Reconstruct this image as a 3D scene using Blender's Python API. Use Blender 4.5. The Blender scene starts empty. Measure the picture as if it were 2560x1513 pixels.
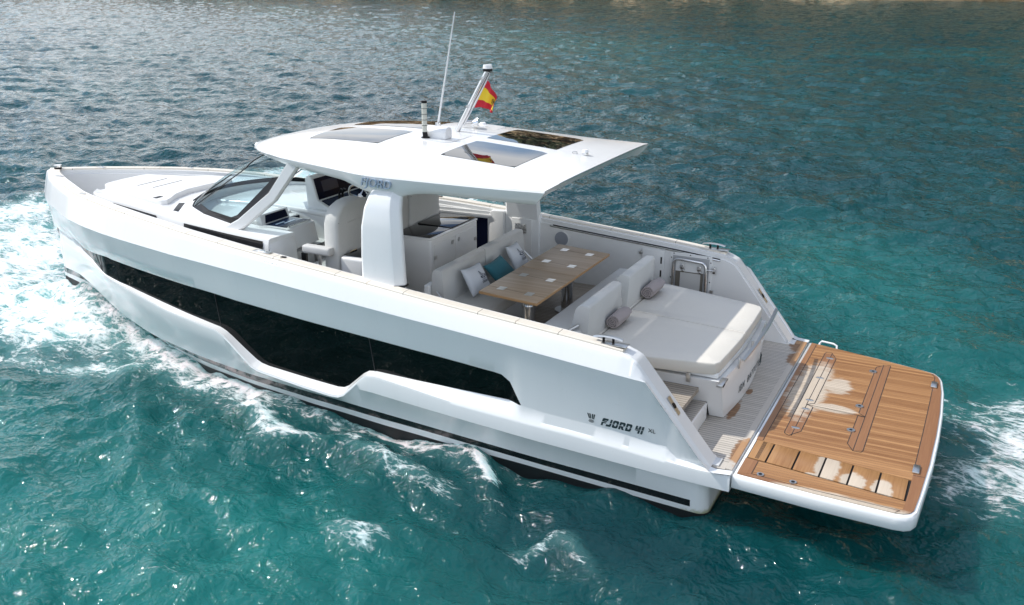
import bpy, bmesh, math, random
import numpy as np
from mathutils import Vector, Matrix
sc = bpy.context.scene
# ------------------------------------------------------------------ camera
def cam_axes(yaw, pitch, roll):
    cy, sy = math.cos(yaw), math.sin(yaw); cp, sp = math.cos(pitch), math.sin(pitch)
    F = np.array([cy, sy, 0.]); r = np.array([sy, -cy, 0.]); U = np.array([0, 0, 1.])
    f = F * cp - U * sp; u = F * sp + U * cp
    cr, sr = math.cos(roll), math.sin(roll)
    return r * cr + u * sr, -r * sr + u * cr, f
CAM = np.array([-1.80041758, 10.35598328, 5.27453434])
rx, uy, fz = cam_axes(math.radians(-63.91), math.radians(18.82), math.radians(0.41))
cd = bpy.data.cameras.new('camera'); cam = bpy.data.objects.new('camera', cd); sc.collection.objects.link(cam)
M = Matrix(((rx[0], uy[0], -fz[0], CAM[0]), (rx[1], uy[1], -fz[1], CAM[1]), (rx[2], uy[2], -fz[2], CAM[2]), (0, 0, 0, 1)))
cam.matrix_world = M
cd.sensor_width = 36; cd.lens = 2480.1 / 2560 * 36; cd.clip_start = .1; cd.clip_end = 5000
sc.camera = cam
# ------------------------------------------------------------------ sky, sun, exposure
SUN = Vector((.87, .18, 1.0)).normalized()
elev = math.asin(SUN.z); azi = math.atan2(SUN.x, SUN.y)          # azimuth from +Y towards +X
w = bpy.data.worlds.new('World'); sc.world = w; w.use_nodes = True
nt = w.node_tree; N = nt.nodes; LK = nt.links; N.clear()
out = N.new('ShaderNodeOutputWorld'); bg = N.new('ShaderNodeBackground')
sky = N.new('ShaderNodeTexSky'); sky.sky_type = 'NISHITA'; sky.sun_disc = False
sky.sun_elevation = elev; sky.sun_rotation = azi
sky.air_density = 1.0; sky.dust_density = .35; sky.ozone_density = 1.5
tc = N.new('ShaderNodeTexCoord'); mp = N.new('ShaderNodeMapping'); mp.inputs['Scale'].default_value = (1, 1, 2.2)
nz = N.new('ShaderNodeTexNoise'); nz.inputs['Scale'].default_value = 2.6; nz.inputs['Detail'].default_value = 7; nz.inputs['Roughness'].default_value = .55
cr = N.new('ShaderNodeValToRGB'); cr.color_ramp.elements[0].position = .45; cr.color_ramp.elements[1].position = .64
cr.color_ramp.elements[0].color = (0, 0, 0, 1); cr.color_ramp.elements[1].color = (1, 1, 1, 1)
mx = N.new('ShaderNodeMixRGB'); mx.inputs['Color2'].default_value = (7.2, 7.4, 7.7, 1)
LK.new(tc.outputs['Generated'], mp.inputs['Vector']); LK.new(mp.outputs[0], nz.inputs['Vector'])
sxyz = N.new('ShaderNodeSeparateXYZ'); LK.new(tc.outputs['Generated'], sxyz.inputs[0])
lowc = N.new('ShaderNodeMapRange'); lowc.inputs['From Min'].default_value = .05; lowc.inputs['From Max'].default_value = .55; lowc.inputs['To Min'].default_value = .13; lowc.inputs['To Max'].default_value = 0.
LK.new(sxyz.outputs[2], lowc.inputs['Value']); addc = N.new('ShaderNodeMath'); LK.new(nz.outputs['Fac'], addc.inputs[0]); LK.new(lowc.outputs[0], addc.inputs[1]); LK.new(addc.outputs[0], cr.inputs['Fac'])
LK.new(cr.outputs['Color'], mx.inputs['Fac']); LK.new(sky.outputs['Color'], mx.inputs['Color1'])
LK.new(mx.outputs['Color'], bg.inputs['Color']); bg.inputs['Strength'].default_value = .15
LK.new(bg.outputs[0], out.inputs['Surface'])
sd = bpy.data.lights.new('sun', 'SUN'); sd.energy = 3.1; sd.angle = math.radians(.53); sd.color = (1, .965, .9)
so = bpy.data.objects.new('sun', sd); sc.collection.objects.link(so)
so.rotation_euler = (-SUN).to_track_quat('-Z', 'Y').to_euler(); so.location = (20, 5, 30)
sc.view_settings.view_transform = 'Standard'; sc.view_settings.look = 'None'; sc.view_settings.exposure = 0.36; sc.view_settings.gamma = 1
sc.render.engine = 'CYCLES'
try:
    sc.cycles.max_bounces = 8; sc.cycles.transparent_max_bounces = 12; sc.cycles.caustics_reflective = False; sc.cycles.caustics_refractive = False
except Exception: pass

# ------------------------------------------------------------------ materials
def mat(name, col=(.8, .8, .8), rough=.5, metal=0., spec=.5, coat=0., ior=1.5):
    m = bpy.data.materials.new(name); m.use_nodes = True
    b = m.node_tree.nodes['Principled BSDF']
    b.inputs['Base Color'].default_value = (*col, 1); b.inputs['Roughness'].default_value = rough
    b.inputs['Metallic'].default_value = metal; b.inputs['Specular IOR Level'].default_value = spec
    b.inputs['Coat Weight'].default_value = coat; b.inputs['Coat Roughness'].default_value = .04; b.inputs['IOR'].default_value = ior
    return m
class G:                                                        # small node-graph helper
    def __init__(s, m): s.m = m; s.t = m.node_tree; s.b = s.t.nodes.get('Principled BSDF')
    def n(s, typ, **kw):
        n = s.t.nodes.new('ShaderNode' + typ)
        for k, v in kw.items():
            if k.startswith('i_'):
                key = k[2:]; n.inputs[int(key) if key.isdigit() else key.replace('_', ' ')].default_value = v
            else: setattr(n, k, v)
        return n
    def l(s, a, b): s.t.links.new(a, b)
    def pos(s): return s.n('TexCoord').outputs['Object']
    def xyz(s): 
        x = s.n('SeparateXYZ'); s.l(s.pos(), x.inputs[0]); return x.outputs
    def scale(s, v, sx, sy, sz):
        m = s.n('Mapping'); m.inputs['Scale'].default_value = (sx, sy, sz); s.l(v, m.inputs['Vector']); return m.outputs[0]
    def noise(s, v, sc_, det=4, rough=.5, dist=0):
        n = s.n('TexNoise'); n.inputs['Scale'].default_value = sc_; n.inputs['Detail'].default_value = det; n.inputs['Roughness'].default_value = rough
        n.inputs['Distortion'].default_value = dist; s.l(v, n.inputs['Vector']); return n.outputs['Fac']
    def m_(s, op, a, b=None, c=None, clamp=False):
        n = s.n('Math', operation=op, use_clamp=clamp)
        for i, v in enumerate((a, b, c)):
            if v is None: continue
            if isinstance(v, (int, float)): n.inputs[i].default_value = v
            else: s.l(v, n.inputs[i])
        return n.outputs[0]
    def mix(s, f, a, b):
        n = s.n('MixRGB')
        for i, v in zip(('Fac', 'Color1', 'Color2'), (f, a, b)):
            if isinstance(v, (int, float)): n.inputs[i].default_value = v
            elif isinstance(v, tuple): n.inputs[i].default_value = (*v, 1) if len(v) == 3 else v
            else: s.l(v, n.inputs[i])
        return n.outputs[0]
    def ramp(s, v, *stops):
        n = s.n('ValToRGB'); e = n.color_ramp.elements
        while len(e) < len(stops): e.new(.5)
        for q, (p, c) in zip(e, stops): q.position = p; q.color = (*c, 1) if len(c) == 3 else c
        s.l(v, n.inputs[0]); return n.outputs[0]
    def sstep(s, v, a, b):
        n = s.n('MapRange', interpolation_type='SMOOTHSTEP'); n.inputs['From Min'].default_value = a; n.inputs['From Max'].default_value = b
        s.l(v, n.inputs['Value']); return n.outputs[0]
    def bump(s, h, strength=.2, dist=.01):
        n = s.n('Bump'); n.inputs['Strength'].default_value = strength; n.inputs['Distance'].default_value = dist
        s.l(h, n.inputs['Height']); s.l(n.outputs[0], s.b.inputs['Normal'])
MT = {}
def gel(name, col, rough=.22, coat=.35, dirt=.04):
    m = mat(name, col, rough, coat=coat); g = G(m); p = g.pos()
    f = g.noise(g.scale(p, .7, .7, 2.5), 1.6, 6, .6)
    dk = tuple(c * (1 - dirt) for c in col)
    g.l(g.mix(f, dk, col), g.b.inputs['Base Color'])
    r = g.n('MapRange'); r.inputs['To Min'].default_value = rough * .75; r.inputs['To Max'].default_value = rough * 1.3
    g.l(g.noise(p, 6, 4), r.inputs['Value']); g.l(r.outputs[0], g.b.inputs['Roughness'])
    return m
MT['gel'] = gel('white_gelcoat', (.80, .80, .79))
MT['hull'] = gel('hull_gelcoat', (.82, .83, .83), .2, .45, .03)
g = G(MT['hull']); lk_ = g.b.inputs['Base Color'].links[0].from_socket               # faint salt runs and dried splashes
runs = g.m_('MULTIPLY', g.sstep(g.noise(g.scale(g.pos(), 7, 7, .5), 1.6, 5, .6), .52, .75), .10); spots = g.m_('MULTIPLY', g.sstep(g.noise(g.pos(), 34, 3, .6), .66, .72), .22)
lk_ = g.mix(g.m_('ADD', runs, spots), lk_, (.66, .66, .63)); hx, hy, hz = g.xyz()
alg = g.m_('ADD', g.m_('MULTIPLY', hx, .55), g.m_('MULTIPLY', g.m_('SUBTRACT', hz, .20), 3.4)); alg = g.m_('ADD', alg, g.m_('MULTIPLY', g.m_('SUBTRACT', g.noise(g.pos(), 14, 5, .7), .5), .5))
g.l(g.mix(g.m_('MULTIPLY', g.m_('SUBTRACT', 1., g.sstep(alg, .12, .40)), .75), lk_, (.26, .27, .07)), g.b.inputs['Base Color'])                   # green weed stain at the transom corner
MT['inner'] = gel('moulded_liner', (.80, .80, .79), .38, .1, .06)
MT['grip'] = gel('nonskid_gelcoat', (.70, .70, .69), .55, 0, .06)
MT['black'] = mat('black_plastic', (.006, .006, .007), .4, spec=.25)
MT['stripe'] = mat('boot_stripe_black', (.010, .010, .011), .12, coat=.4)
MT['anti'] = mat('black_antifouling', (.008, .009, .010), .45)
MT['rubber'] = mat('dark_rubber', (.02, .02, .022), .6)
MT['screen'] = mat('black_screen_glass', (.006, .009, .026), .25, spec=.06)
MT['lcd'] = mat('display_glass', (.02, .035, .075), .15, spec=.3)
MT['top'] = mat('black_worktop', (.008, .009, .012), .05, spec=.7)
MT['chrome'] = mat('stainless_steel', (.72, .72, .72), .14, metal=1)
MT['satin'] = mat('brushed_steel', (.62, .62, .61), .32, metal=1)
MT['silver'] = mat('silver_letters', (.34, .42, .52), .3, metal=.2)
MT['navy'] = mat('dark_lettering', (.025, .045, .05), .4)
MT['print'] = mat('navy_print', (.02, .03, .06), .8)
MT['greyprint'] = mat('grey_print', (.28, .30, .34), .8)
MT['white'] = mat('white_plastic', (.8, .8, .8), .35)
MT['clearplast'] = mat('pale_plastic', (.52, .52, .46), .25)
MT['dark'] = mat('dark_void', (.01, .01, .01), .8)
def fabric(name, col, sc_=260, rough=.85, var=.12):
    m = mat(name, col, rough, spec=.25); g = G(m); p = g.pos()
    f = g.noise(p, sc_, 2); f2 = g.noise(p, 4, 4)
    c1 = tuple(c * (1 - var) for c in col); c2 = tuple(min(1, c * (1 + var * .6)) for c in col)
    g.l(g.mix(g.m_('MULTIPLY_ADD', f2, .5, g.m_('MULTIPLY', f, .5)), c1, c2), g.b.inputs['Base Color'])
    g.bump(g.m_('ADD', g.m_('MULTIPLY', f, .3), g.m_('MULTIPLY', g.noise(p, 9, 3), 1.0)), .35, .012)
    m.node_tree.nodes['Principled BSDF'].inputs['Sheen Weight'].default_value = .15
    return m
MT['cush'] = fabric('grey_cushion_fabric', (.56, .55, .52))
MT['back'] = fabric('grey_backrest_fabric', (.60, .60, .58))
MT['pad'] = fabric('pale_sunpad_fabric', (.67, .635, .57), var=.06)
MT['fpad'] = fabric('white_sunpad_vinyl', (.76, .755, .74), rough=.6, var=.04)
MT['vinyl'] = fabric('grey_vinyl', (.56, .555, .54), rough=.55, var=.05)
MT['pilw'] = fabric('white_pillow_cotton', (.66, .69, .73), var=.08)
MT['pilt'] = fabric('teal_pillow_cotton', (.035, .16, .20), var=.25)
MT['towel'] = fabric('mauve_grey_towelling', (.35, .305, .30), 420, .95, .2)

def teak(name, c1, c2, pitch=.05, line=(.035, .028, .022), lw=.10, rough=.55, axis='y', wet=None, bleach=None, x0=0.):
    """planks run along the other axis; caulking lines every pitch metres"""
    m = mat(name, c1, rough, spec=.3); g = G(m); x, y, z = g.xyz()
    a, b = (y, x) if axis == 'y' else (x, y)
    u = g.m_('DIVIDE', g.m_('ADD', a, 50 * pitch + x0), pitch); fr = g.m_('FRACT', u); idx = g.m_('FLOOR', u)
    wn = g.n('TexWhiteNoise', noise_dimensions='1D'); g.l(idx, wn.inputs['W'])
    cmb = g.n('CombineXYZ'); g.l(g.m_('MULTIPLY', b, 2.2), cmb.inputs[0]); g.l(g.m_('MULTIPLY', a, 60), cmb.inputs[1]); g.l(g.m_('MULTIPLY', wn.outputs['Value'], 40), cmb.inputs[2])
    grain = g.noise(cmb.outputs[0], 1.0, 6, .65)
    t = g.m_('ADD', g.m_('MULTIPLY', wn.outputs['Value'], .6), g.m_('MULTIPLY_ADD', grain, 1.3, -.48), clamp=True)
    col = g.mix(t, c1, c2)
    if wet:
        wc1, wc2, field = wet
        f = field(g, x, y, z); col = g.mix(f, col, g.mix(t, wc1, wc2))
        r = g.n('MapRange'); r.inputs['To Min'].default_value = rough; r.inputs['To Max'].default_value = .3
        g.l(f, r.inputs['Value']); g.l(r.outputs[0], g.b.inputs['Roughness'])
    ln = g.m_('ADD', g.m_('LESS_THAN', fr, lw * .5), g.m_('GREATER_THAN', fr, 1 - lw * .5))
    col = g.mix(ln, col, line)
    g.l(col, g.b.inputs['Base Color'])
    g.bump(g.m_('SUBTRACT', g.m_('MULTIPLY', grain, .3), ln), .25, .004)
    return m
def edge_noise(g, x, y, amp=.5, sx=4., sy=14.):
    c = g.n('CombineXYZ'); g.l(g.m_('MULTIPLY', x, sx), c.inputs[0]); g.l(g.m_('MULTIPLY', y, sy), c.inputs[1])
    return g.m_('MULTIPLY', g.m_('SUBTRACT', g.noise(c.outputs[0], 1., 5, .6), .5), amp)
def ell(g, x, y, cx, cy, rx_, ry_):
    a = g.m_('POWER', g.m_('DIVIDE', g.m_('SUBTRACT', x, cx), rx_), 2.); b = g.m_('POWER', g.m_('DIVIDE', g.m_('SUBTRACT', y, cy), ry_), 2.)
    return g.m_('SQRT', g.m_('ADD', a, b))
def wet_platform(g, x, y, z):                                   # 1 = soaked, 0 = dried pale
    d = ell(g, x, y, -.29, -.42, .22, .88)
    d = g.m_('MINIMUM', d, ell(g, x, y, -.60, .03, .28, .12))
    d = g.m_('MINIMUM', d, ell(g, x, y, -.56, -.62, .17, .24))
    d = g.m_('MINIMUM', d, ell(g, x, y, -.95, 2.02, .85, .12))
    return g.sstep(g.m_('ADD', d, edge_noise(g, x, y, 1.15)), .72, 1.12)
def wet_deck(g, x, y, z):
    d = g.m_('MINIMUM', ell(g, x, y, .02, -1.75, .17, .32), ell(g, x, y, .02, 1.45, .10, .32))
    d = g.m_('MINIMUM', d, ell(g, x, y, .02, -1.28, .12, .25)); d = g.m_('MINIMUM', d, ell(g, x, y, .33, .55, .05, .25))
    d = g.m_('MINIMUM', d, ell(g, x, y, .30, -.02, .035, .09))
    return g.m_('SUBTRACT', 1., g.sstep(g.m_('ADD', d, edge_noise(g, x, y, 1.3, 8, 14)), .8, 1.1))
WET = ((.215, .090, .030), (.49, .262, .112)); PALE = ((.45, .37, .285), (.60, .51, .41))
MT['teakplat'] = teak('wet_teak_planks', *PALE, pitch=.047, lw=.07, wet=(*WET, wet_platform), line=(.10, .06, .035))
MT['teaktrim'] = teak('wet_teak_margin', *PALE, pitch=.5, lw=.0, wet=((.22, .098, .044), (.34, .17, .078), wet_platform), axis='x', x0=.13)
MT['teakdeck'] = teak('silvered_teak_planks', (.46, .42, .37), (.58, .53, .47), pitch=.047, lw=.12, wet=((.22, .115, .055), (.34, .19, .10), wet_deck))
MT['teakdm'] = teak('silvered_teak_margin', (.47, .43, .38), (.55, .50, .44), pitch=.6, lw=.0, axis='x', wet=((.36, .19, .09), (.46, .27, .14), wet_deck))
MT['teaksole'] = teak('cockpit_teak_planks', (.30, .26, .21), (.40, .35, .29), pitch=.05, lw=.14)
MT['teakcap'] = teak('pale_teak_capping', (.68, .625, .54), (.77, .72, .64), pitch=.9, lw=.006, axis='x')
MT['teaktab'] = teak('oiled_teak_tabletop', (.35, .245, .155), (.48, .36, .25), pitch=.041, lw=.0, rough=.4)
MT['teakedge'] = mat('teak_edge', (.40, .235, .11), .45)
def tile_wet(g, x, y, z):
    d = ell(g, x, y, -.79, 1.45, .12, .42)
    for cx, cy, rx_, ry_ in ((-1.05, 1.64, .13, .22), (-1.31, 1.68, .11, .25), (-.69, 1.66, .09, .06)): d = g.m_('MINIMUM', d, ell(g, x, y, cx, cy, rx_, ry_))
    return g.sstep(g.m_('ADD', d, edge_noise(g, x, y, 1.0, 9, 9)), .78, 1.02)
MT['teakblock'] = teak('wet_teak_block', *PALE, pitch=.6, lw=.0, axis='x', wet=((.24, .108, .040), (.46, .255, .112), tile_wet), x0=.3)
def tinted(name, col, tint, k=1.):
    m = bpy.data.materials.new(name); m.use_nodes = True; t = m.node_tree; t.nodes.clear()
    o = t.nodes.new('ShaderNodeOutputMaterial'); mx_ = t.nodes.new('ShaderNodeMixShader'); tr = t.nodes.new('ShaderNodeBsdfTransparent'); gl = t.nodes.new('ShaderNodeBsdfGlossy')
    fr = t.nodes.new('ShaderNodeLayerWeight'); fr.inputs['Blend'].default_value = .5; pw = t.nodes.new('ShaderNodeMath'); pw.operation = 'POWER'; pw.inputs[1].default_value = 5.; t.links.new(fr.outputs['Facing'], pw.inputs[0])
    tr.inputs['Color'].default_value = (*col, 1); gl.inputs['Roughness'].default_value = .01; gl.inputs['Color'].default_value = (1, 1, 1, 1)
    ml = t.nodes.new('ShaderNodeMath'); ml.operation = 'MULTIPLY_ADD'; ml.inputs[1].default_value = k; ml.inputs[2].default_value = tint; t.links.new(pw.outputs[0], ml.inputs[0]); t.links.new(ml.outputs[0], mx_.inputs[0]); t.links.new(tr.outputs[0], mx_.inputs[1]); t.links.new(gl.outputs[0], mx_.inputs[2]); t.links.new(mx_.outputs[0], o.inputs['Surface'])
    return m
def dark_pane(name, ior, k):
    m = bpy.data.materials.new(name); m.use_nodes = True; t = m.node_tree; t.nodes.clear(); nn = t.nodes.new
    o = nn('ShaderNodeOutputMaterial'); mx_ = nn('ShaderNodeMixShader'); df = nn('ShaderNodeBsdfDiffuse'); gl = nn('ShaderNodeBsdfGlossy'); fr = nn('ShaderNodeLayerWeight'); fr.inputs['Blend'].default_value = .5; pw = nn('ShaderNodeMath'); pw.operation = 'POWER'; pw.inputs[1].default_value = 5.; ml = nn('ShaderNodeMath'); ml.operation = 'MULTIPLY_ADD'
    df.inputs['Color'].default_value = (.0025, .003, .003, 1); gl.inputs['Roughness'].default_value = .015; ml.inputs[1].default_value = k; ml.inputs[2].default_value = ior
    no = nn('ShaderNodeTexNoise'); no.inputs['Scale'].default_value = .9; bp = nn('ShaderNodeBump'); bp.inputs['Strength'].default_value = .05; bp.inputs['Distance'].default_value = .02; tcn = nn('ShaderNodeTexCoord')
    for a, b in ((tcn.outputs['Object'], no.inputs['Vector']), (no.outputs['Fac'], bp.inputs['Height']), (bp.outputs[0], gl.inputs['Normal']), (fr.outputs['Facing'], pw.inputs[0]), (pw.outputs[0], ml.inputs[0]), (ml.outputs[0], mx_.inputs[0]), (df.outputs[0], mx_.inputs[1]), (gl.outputs[0], mx_.inputs[2]), (mx_.outputs[0], o.inputs['Surface'])): t.links.new(a, b)
    return m
MT['glass'] = dark_pane('hull_window_glass', .028, .75)
MT['sky_glass'] = tinted('smoked_roof_glass', (.14, .14, .15), .16, .8)
MT['clear'] = tinted('clear_windscreen_glass', (.72, .83, .85), .04, .45)

# ------------------------------------------------------------------ mesh helpers
def link(name, me, m, parent=None, smooth=False):
    o = bpy.data.objects.new(name, me); sc.collection.objects.link(o)
    for q in (m if isinstance(m, (list, tuple)) else [m]):
        if q: me.materials.append(q)
    if parent:                                                  # thing > part > sub-part, no deeper
        if parent.parent and parent.parent.parent: parent = parent.parent
        o.parent = parent
    if smooth:
        for p in me.polygons: p.use_smooth = True
        try: me.set_sharp_from_angle(angle=math.radians(smooth if smooth > 1 else 35))
        except Exception: pass
    return o
class MB:
    def __init__(s): s.v = []; s.f = []; s.mi = []
    def add(s, vs, fs, mi=0):
        k = len(s.v); s.v += [tuple(map(float, v)) for v in vs]; s.f += [tuple(i + k for i in f) for f in fs]; s.mi += [mi] * len(fs)
    def box(s, a, b, mi=0):
        x0, y0, z0 = a; x1, y1, z1 = b
        s.add([(x0, y0, z0), (x1, y0, z0), (x1, y1, z0), (x0, y1, z0), (x0, y0, z1), (x1, y0, z1), (x1, y1, z1), (x0, y1, z1)],
              [(0, 3, 2, 1), (4, 5, 6, 7), (0, 1, 5, 4), (1, 2, 6, 5), (2, 3, 7, 6), (3, 0, 4, 7)], mi)
    def grid(s, rows, mi=0, close=False):
        n = len(rows[0]); vs = [p for r in rows for p in r]; fs = []
        for i in range(len(rows) - 1):
            for j in range(n if close else n - 1):
                k = (j + 1) % n
                fs.append((i * n + j, (i + 1) * n + j, (i + 1) * n + k, i * n + k))
        s.add(vs, fs, mi)
    def loft(s, rings, mi=0, caps=True):
        s.grid(rings, mi, True); n = len(rings[0]); k = len(s.v) - n * len(rings)
        if caps:
            s.f.append(tuple(k + j for j in range(n))); s.f.append(tuple(k + n * (len(rings) - 1) + j for j in reversed(range(n)))); s.mi += [mi, mi]
    def prism(s, poly, axis, a, b, mi=0):
        """poly of 2-D points extruded along axis from a to b"""
        def P(p, t):
            return {'x': (t, p[0], p[1]), 'y': (p[0], t, p[1]), 'z': (p[0], p[1], t)}[axis]
        s.loft([[P(p, a) for p in poly], [P(p, b) for p in poly]], mi)
    def tube(s, path, r, n=10, mi=0, caps=True):
        path = [Vector(p) for p in path]; rings = []
        up = Vector((0, 0, 1)); prev = None
        for i, p in enumerate(path):
            t = (path[min(i + 1, len(path) - 1)] - path[max(i - 1, 0)]).normalized()
            if prev is None:
                a = t.orthogonal().normalized()
            else: a = (prev - t * prev.dot(t)).normalized()
            prev = a; b = t.cross(a); rr = r[i] if isinstance(r, (list, tuple)) else r
            rings.append([tuple(p + (a * math.cos(2 * math.pi * k / n) + b * math.sin(2 * math.pi * k / n)) * rr) for k in range(n)])
        s.loft(rings, mi, caps)
    def cyl(s, c, r, h, n=20, mi=0, axis='z', r2=None):
        d = {'x': Vector((1, 0, 0)), 'y': Vector((0, 1, 0)), 'z': Vector((0, 0, 1))}[axis]
        s.tube([Vector(c), Vector(c) + d * h], [r, r if r2 is None else r2], n, mi)
    def build(s, name, m, parent=None, smooth=False, bevel=0, seg=2, fix=True):
        me = bpy.data.meshes.new(name)
        me.from_pydata(s.v, [], s.f); me.update()
        for p, i in zip(me.polygons, s.mi): p.material_index = i
        if fix or bevel:
            bm = bmesh.new(); bm.from_mesh(me)
            if bevel:
                bmesh.ops.remove_doubles(bm, verts=bm.verts, dist=1e-5)
                bm.normal_update()
                ed = [e for e in bm.edges if len(e.link_faces) == 2 and e.calc_face_angle(0) > .5]
                bmesh.ops.bevel(bm, geom=ed, offset=bevel, segments=seg, affect='EDGES', profile=.5, clamp_overlap=True)
            bmesh.ops.recalc_face_normals(bm, faces=bm.faces)
            bm.to_mesh(me); bm.free()
        return link(name, me, m, parent, smooth if smooth else (40 if bevel else False))
def rbox(name, a, b, m, parent, bevel=.02, seg=3, shear=None):
    q = MB(); q.box([min(i, j) for i, j in zip(a, b)], [max(i, j) for i, j in zip(a, b)])
    if shear: q.v = [shear(v) for v in q.v]
    return q.build(name, m, parent, bevel=bevel, seg=seg)
def arc(c, r, a0, a1, n=8):
    return [(c[0] + r * math.cos(math.radians(a0 + (a1 - a0) * i / n)), c[1] + r * math.sin(math.radians(a0 + (a1 - a0) * i / n))) for i in range(n + 1)]
def rrect(x0, y0, x1, y1, r, n=5):
    return arc((x1 - r, y1 - r), r, 0, 90, n) + arc((x0 + r, y1 - r), r, 90, 180, n) + arc((x0 + r, y0 + r), r, 180, 270, n) + arc((x1 - r, y0 + r), r, 270, 360, n)
def sm(xs, ys, sig=.25):
    X = np.linspace(-1, 12.5, 2701); Y = np.interp(X, xs, ys)
    k = np.arange(-int(4 * sig / .005), int(4 * sig / .005) + 1) * .005; g = np.exp(-.5 * (k / sig) ** 2); g /= g.sum()
    L = len(k) // 2; Yp = np.concatenate([2 * Y[0] - Y[L:0:-1], Y, 2 * Y[-1] - Y[-2:-L - 2:-1]]); Ys = np.convolve(Yp, g, 'valid')
    return lambda x: np.interp(x, X, Ys)
def tag(o, label=None, cat=None, group=None, kind=None):
    for k, v in (('label', label), ('category', cat), ('group', group), ('kind', kind)):
        if v: o[k] = v
    return o
def text(name, s, size, m, parent, origin, ux, uy, ext=.002, shear=0., space=1., align='LEFT', weight=0.):
    cu = bpy.data.curves.new('t', 'FONT'); cu.body = s; cu.size = size; cu.extrude = ext; cu.shear = shear; cu.space_character = space; cu.align_x = align; cu.offset = weight
    ob = bpy.data.objects.new('t', cu); sc.collection.objects.link(ob)
    dg = bpy.context.evaluated_depsgraph_get(); me = bpy.data.meshes.new_from_object(ob.evaluated_get(dg))
    bpy.data.objects.remove(ob); bpy.data.curves.remove(cu)
    ux = Vector(ux).normalized(); uy = Vector(uy); uy = (uy - ux * uy.dot(ux)).normalized(); uz = ux.cross(uy)
    mw = Matrix(((ux.x, uy.x, uz.x, origin[0]), (ux.y, uy.y, uz.y, origin[1]), (ux.z, uy.z, uz.z, origin[2]), (0, 0, 0, 1)))
    me.transform(mw); me.materials.clear()
    return link(name, me, m, parent)
SEA_DEEP, SEA_SHALLOW, SEA_MILK = (.0020, .030, .038), (.010, .125, .117), (.15, .37, .36)
SHORE_H = [8, 11, 30, 58, 78, 105, 125, 110]
# ------------------------------------------------------------------ the yacht
BULGE = .115
yacht = bpy.data.objects.new('motor_yacht', None); sc.collection.objects.link(yacht); yacht.empty_display_size = .5
tag(yacht, 'white open motor yacht with hard top and teak swim platform under way', 'motor yacht')
wg = sm([0, .24, 1, 1.5, 2, 3, 3.5, 4, 4.5, 5, 6, 7, 8, 8.5, 9, 9.5, 10, 10.4, 10.75, 11.0, 11.15], [1.93, 1.94, 1.98, 1.985, 1.985, 1.972, 1.962, 1.94, 1.915, 1.883, 1.79, 1.65, 1.465, 1.36, 1.22, 1.03, .765, .55, .33, .13, .0], .06)
zg0 = sm([0, 1, 1.5, 2, 2.5, 3, 3.5, 4, 4.5, 5, 6, 7, 8, 8.5, 9, 10, 11], [1.66, 1.76, 1.81, 1.85, 1.885, 1.92, 1.96, 2.0, 2.035, 2.065, 2.115, 2.16, 2.21, 2.235, 2.25, 2.262, 2.265], .2)
DECK = .745; SOLE = 1.13
def zg(X):                                                     # gunwale with the raked, rounded quarter
    if X >= 1.12: return float(zg0(X))
    pts = [(.20, .76), (.93, 1.66), (.98, 1.715), (1.04, 1.745), (1.12, float(zg0(1.12)))]
    if X < .2: return .7455
    return float(np.interp(X, [a for a, b in pts], [b for a, b in pts]))
z1f = sm([0, 1, 2, 3, 4, 5, 6, 7, 8, 9, 10, 11], [1.48, 1.575, 1.66, 1.735, 1.795, 1.85, 1.89, 1.90, 1.91, 1.925, 1.93, 1.94], .25)
z2a = ([0, .22, .53, .64, 1.22, 1.42, 1.9, 2.17, 2.30, 2.40, 2.50, 3.06, 3.58, 4.49, 5.49, 6.45, 7.6, 8.68, 10.2, 10.38, 11.2], [.747, .764, .783, .885, .955, .966, .99, 1.022, 1.25, 1.312, 1.325, 1.362, 1.39, 1.43, 1.468, 1.503, 1.515, 1.535, 1.42, 1.385, 1.38])
z3a = ([0, .22, .53, .64, 1.22, 1.42, 1.9, 2.17, 4.0, 4.1, 4.18, 4.40, 4.47, 4.56, 5.62, 5.74, 5.82, 6.20, 6.30, 6.40, 7.45, 8.25, 9.36, 10.07, 10.38, 11.2], [.746, .763, .782, .884, .954, .965, .989, 1.02, 1.005, .99, .94, .745, .705, .692, .715, .73, .76, .975, 1.025, 1.055, 1.135, 1.203, 1.245, 1.262, 1.383, 1.379])
z4a = ([0, .32, .7, 1.03, 1.64, 2.26, 2.92, 3.5, 3.95, 4.08, 4.16, 4.40, 4.48, 4.6, 5.62, 5.74, 5.82, 6.18, 6.28, 6.42, 7.36, 8.16, 8.85, 10.07, 10.6, 11.2], [.735, .74, .772, .80, .845, .87, .90, .955, .99, .975, .92, .69, .65, .64, .685, .695, .72, .955, 1.01, 1.05, 1.095, 1.185, 1.225, 1.235, 1.21, 1.2])
I = lambda t, X: float(np.interp(X, *t))
y4f = sm([0, .5, 2, 3, 4, 5, 6, 6.5, 7.4, 8.2, 8.9, 10, 10.6, 11.0, 11.2], [2.0, 2.03, 2.063, 2.052, 2.02, 1.96, 1.855, 1.785, 1.62, 1.44, 1.2, .60, .29, .09, .0], .1)
y5f = sm([-.2, .3, 2, 3, 4, 5, 6, 7, 8, 9, 10, 10.7, 11.2], [1.9, 1.93, 1.97, 1.965, 1.925, 1.85, 1.72, 1.53, 1.27, .92, .5, .2, .0], .1)
y6f = sm([-.2, .3, 2, 3, 4, 5, 6, 7, 8, 9, 10, 10.7, 11.2], [1.9, 1.92, 1.95, 1.945, 1.9, 1.81, 1.66, 1.44, 1.15, .78, .40, .15, .0], .1)
y7f = sm([-.2, .3, 2, 3, 4, 5, 6, 7, 8, 9, 10, 10.7, 11.2], [1.89, 1.9, 1.93, 1.92, 1.87, 1.77, 1.6, 1.35, 1.03, .64, .32, .12, .0], .1)
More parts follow.
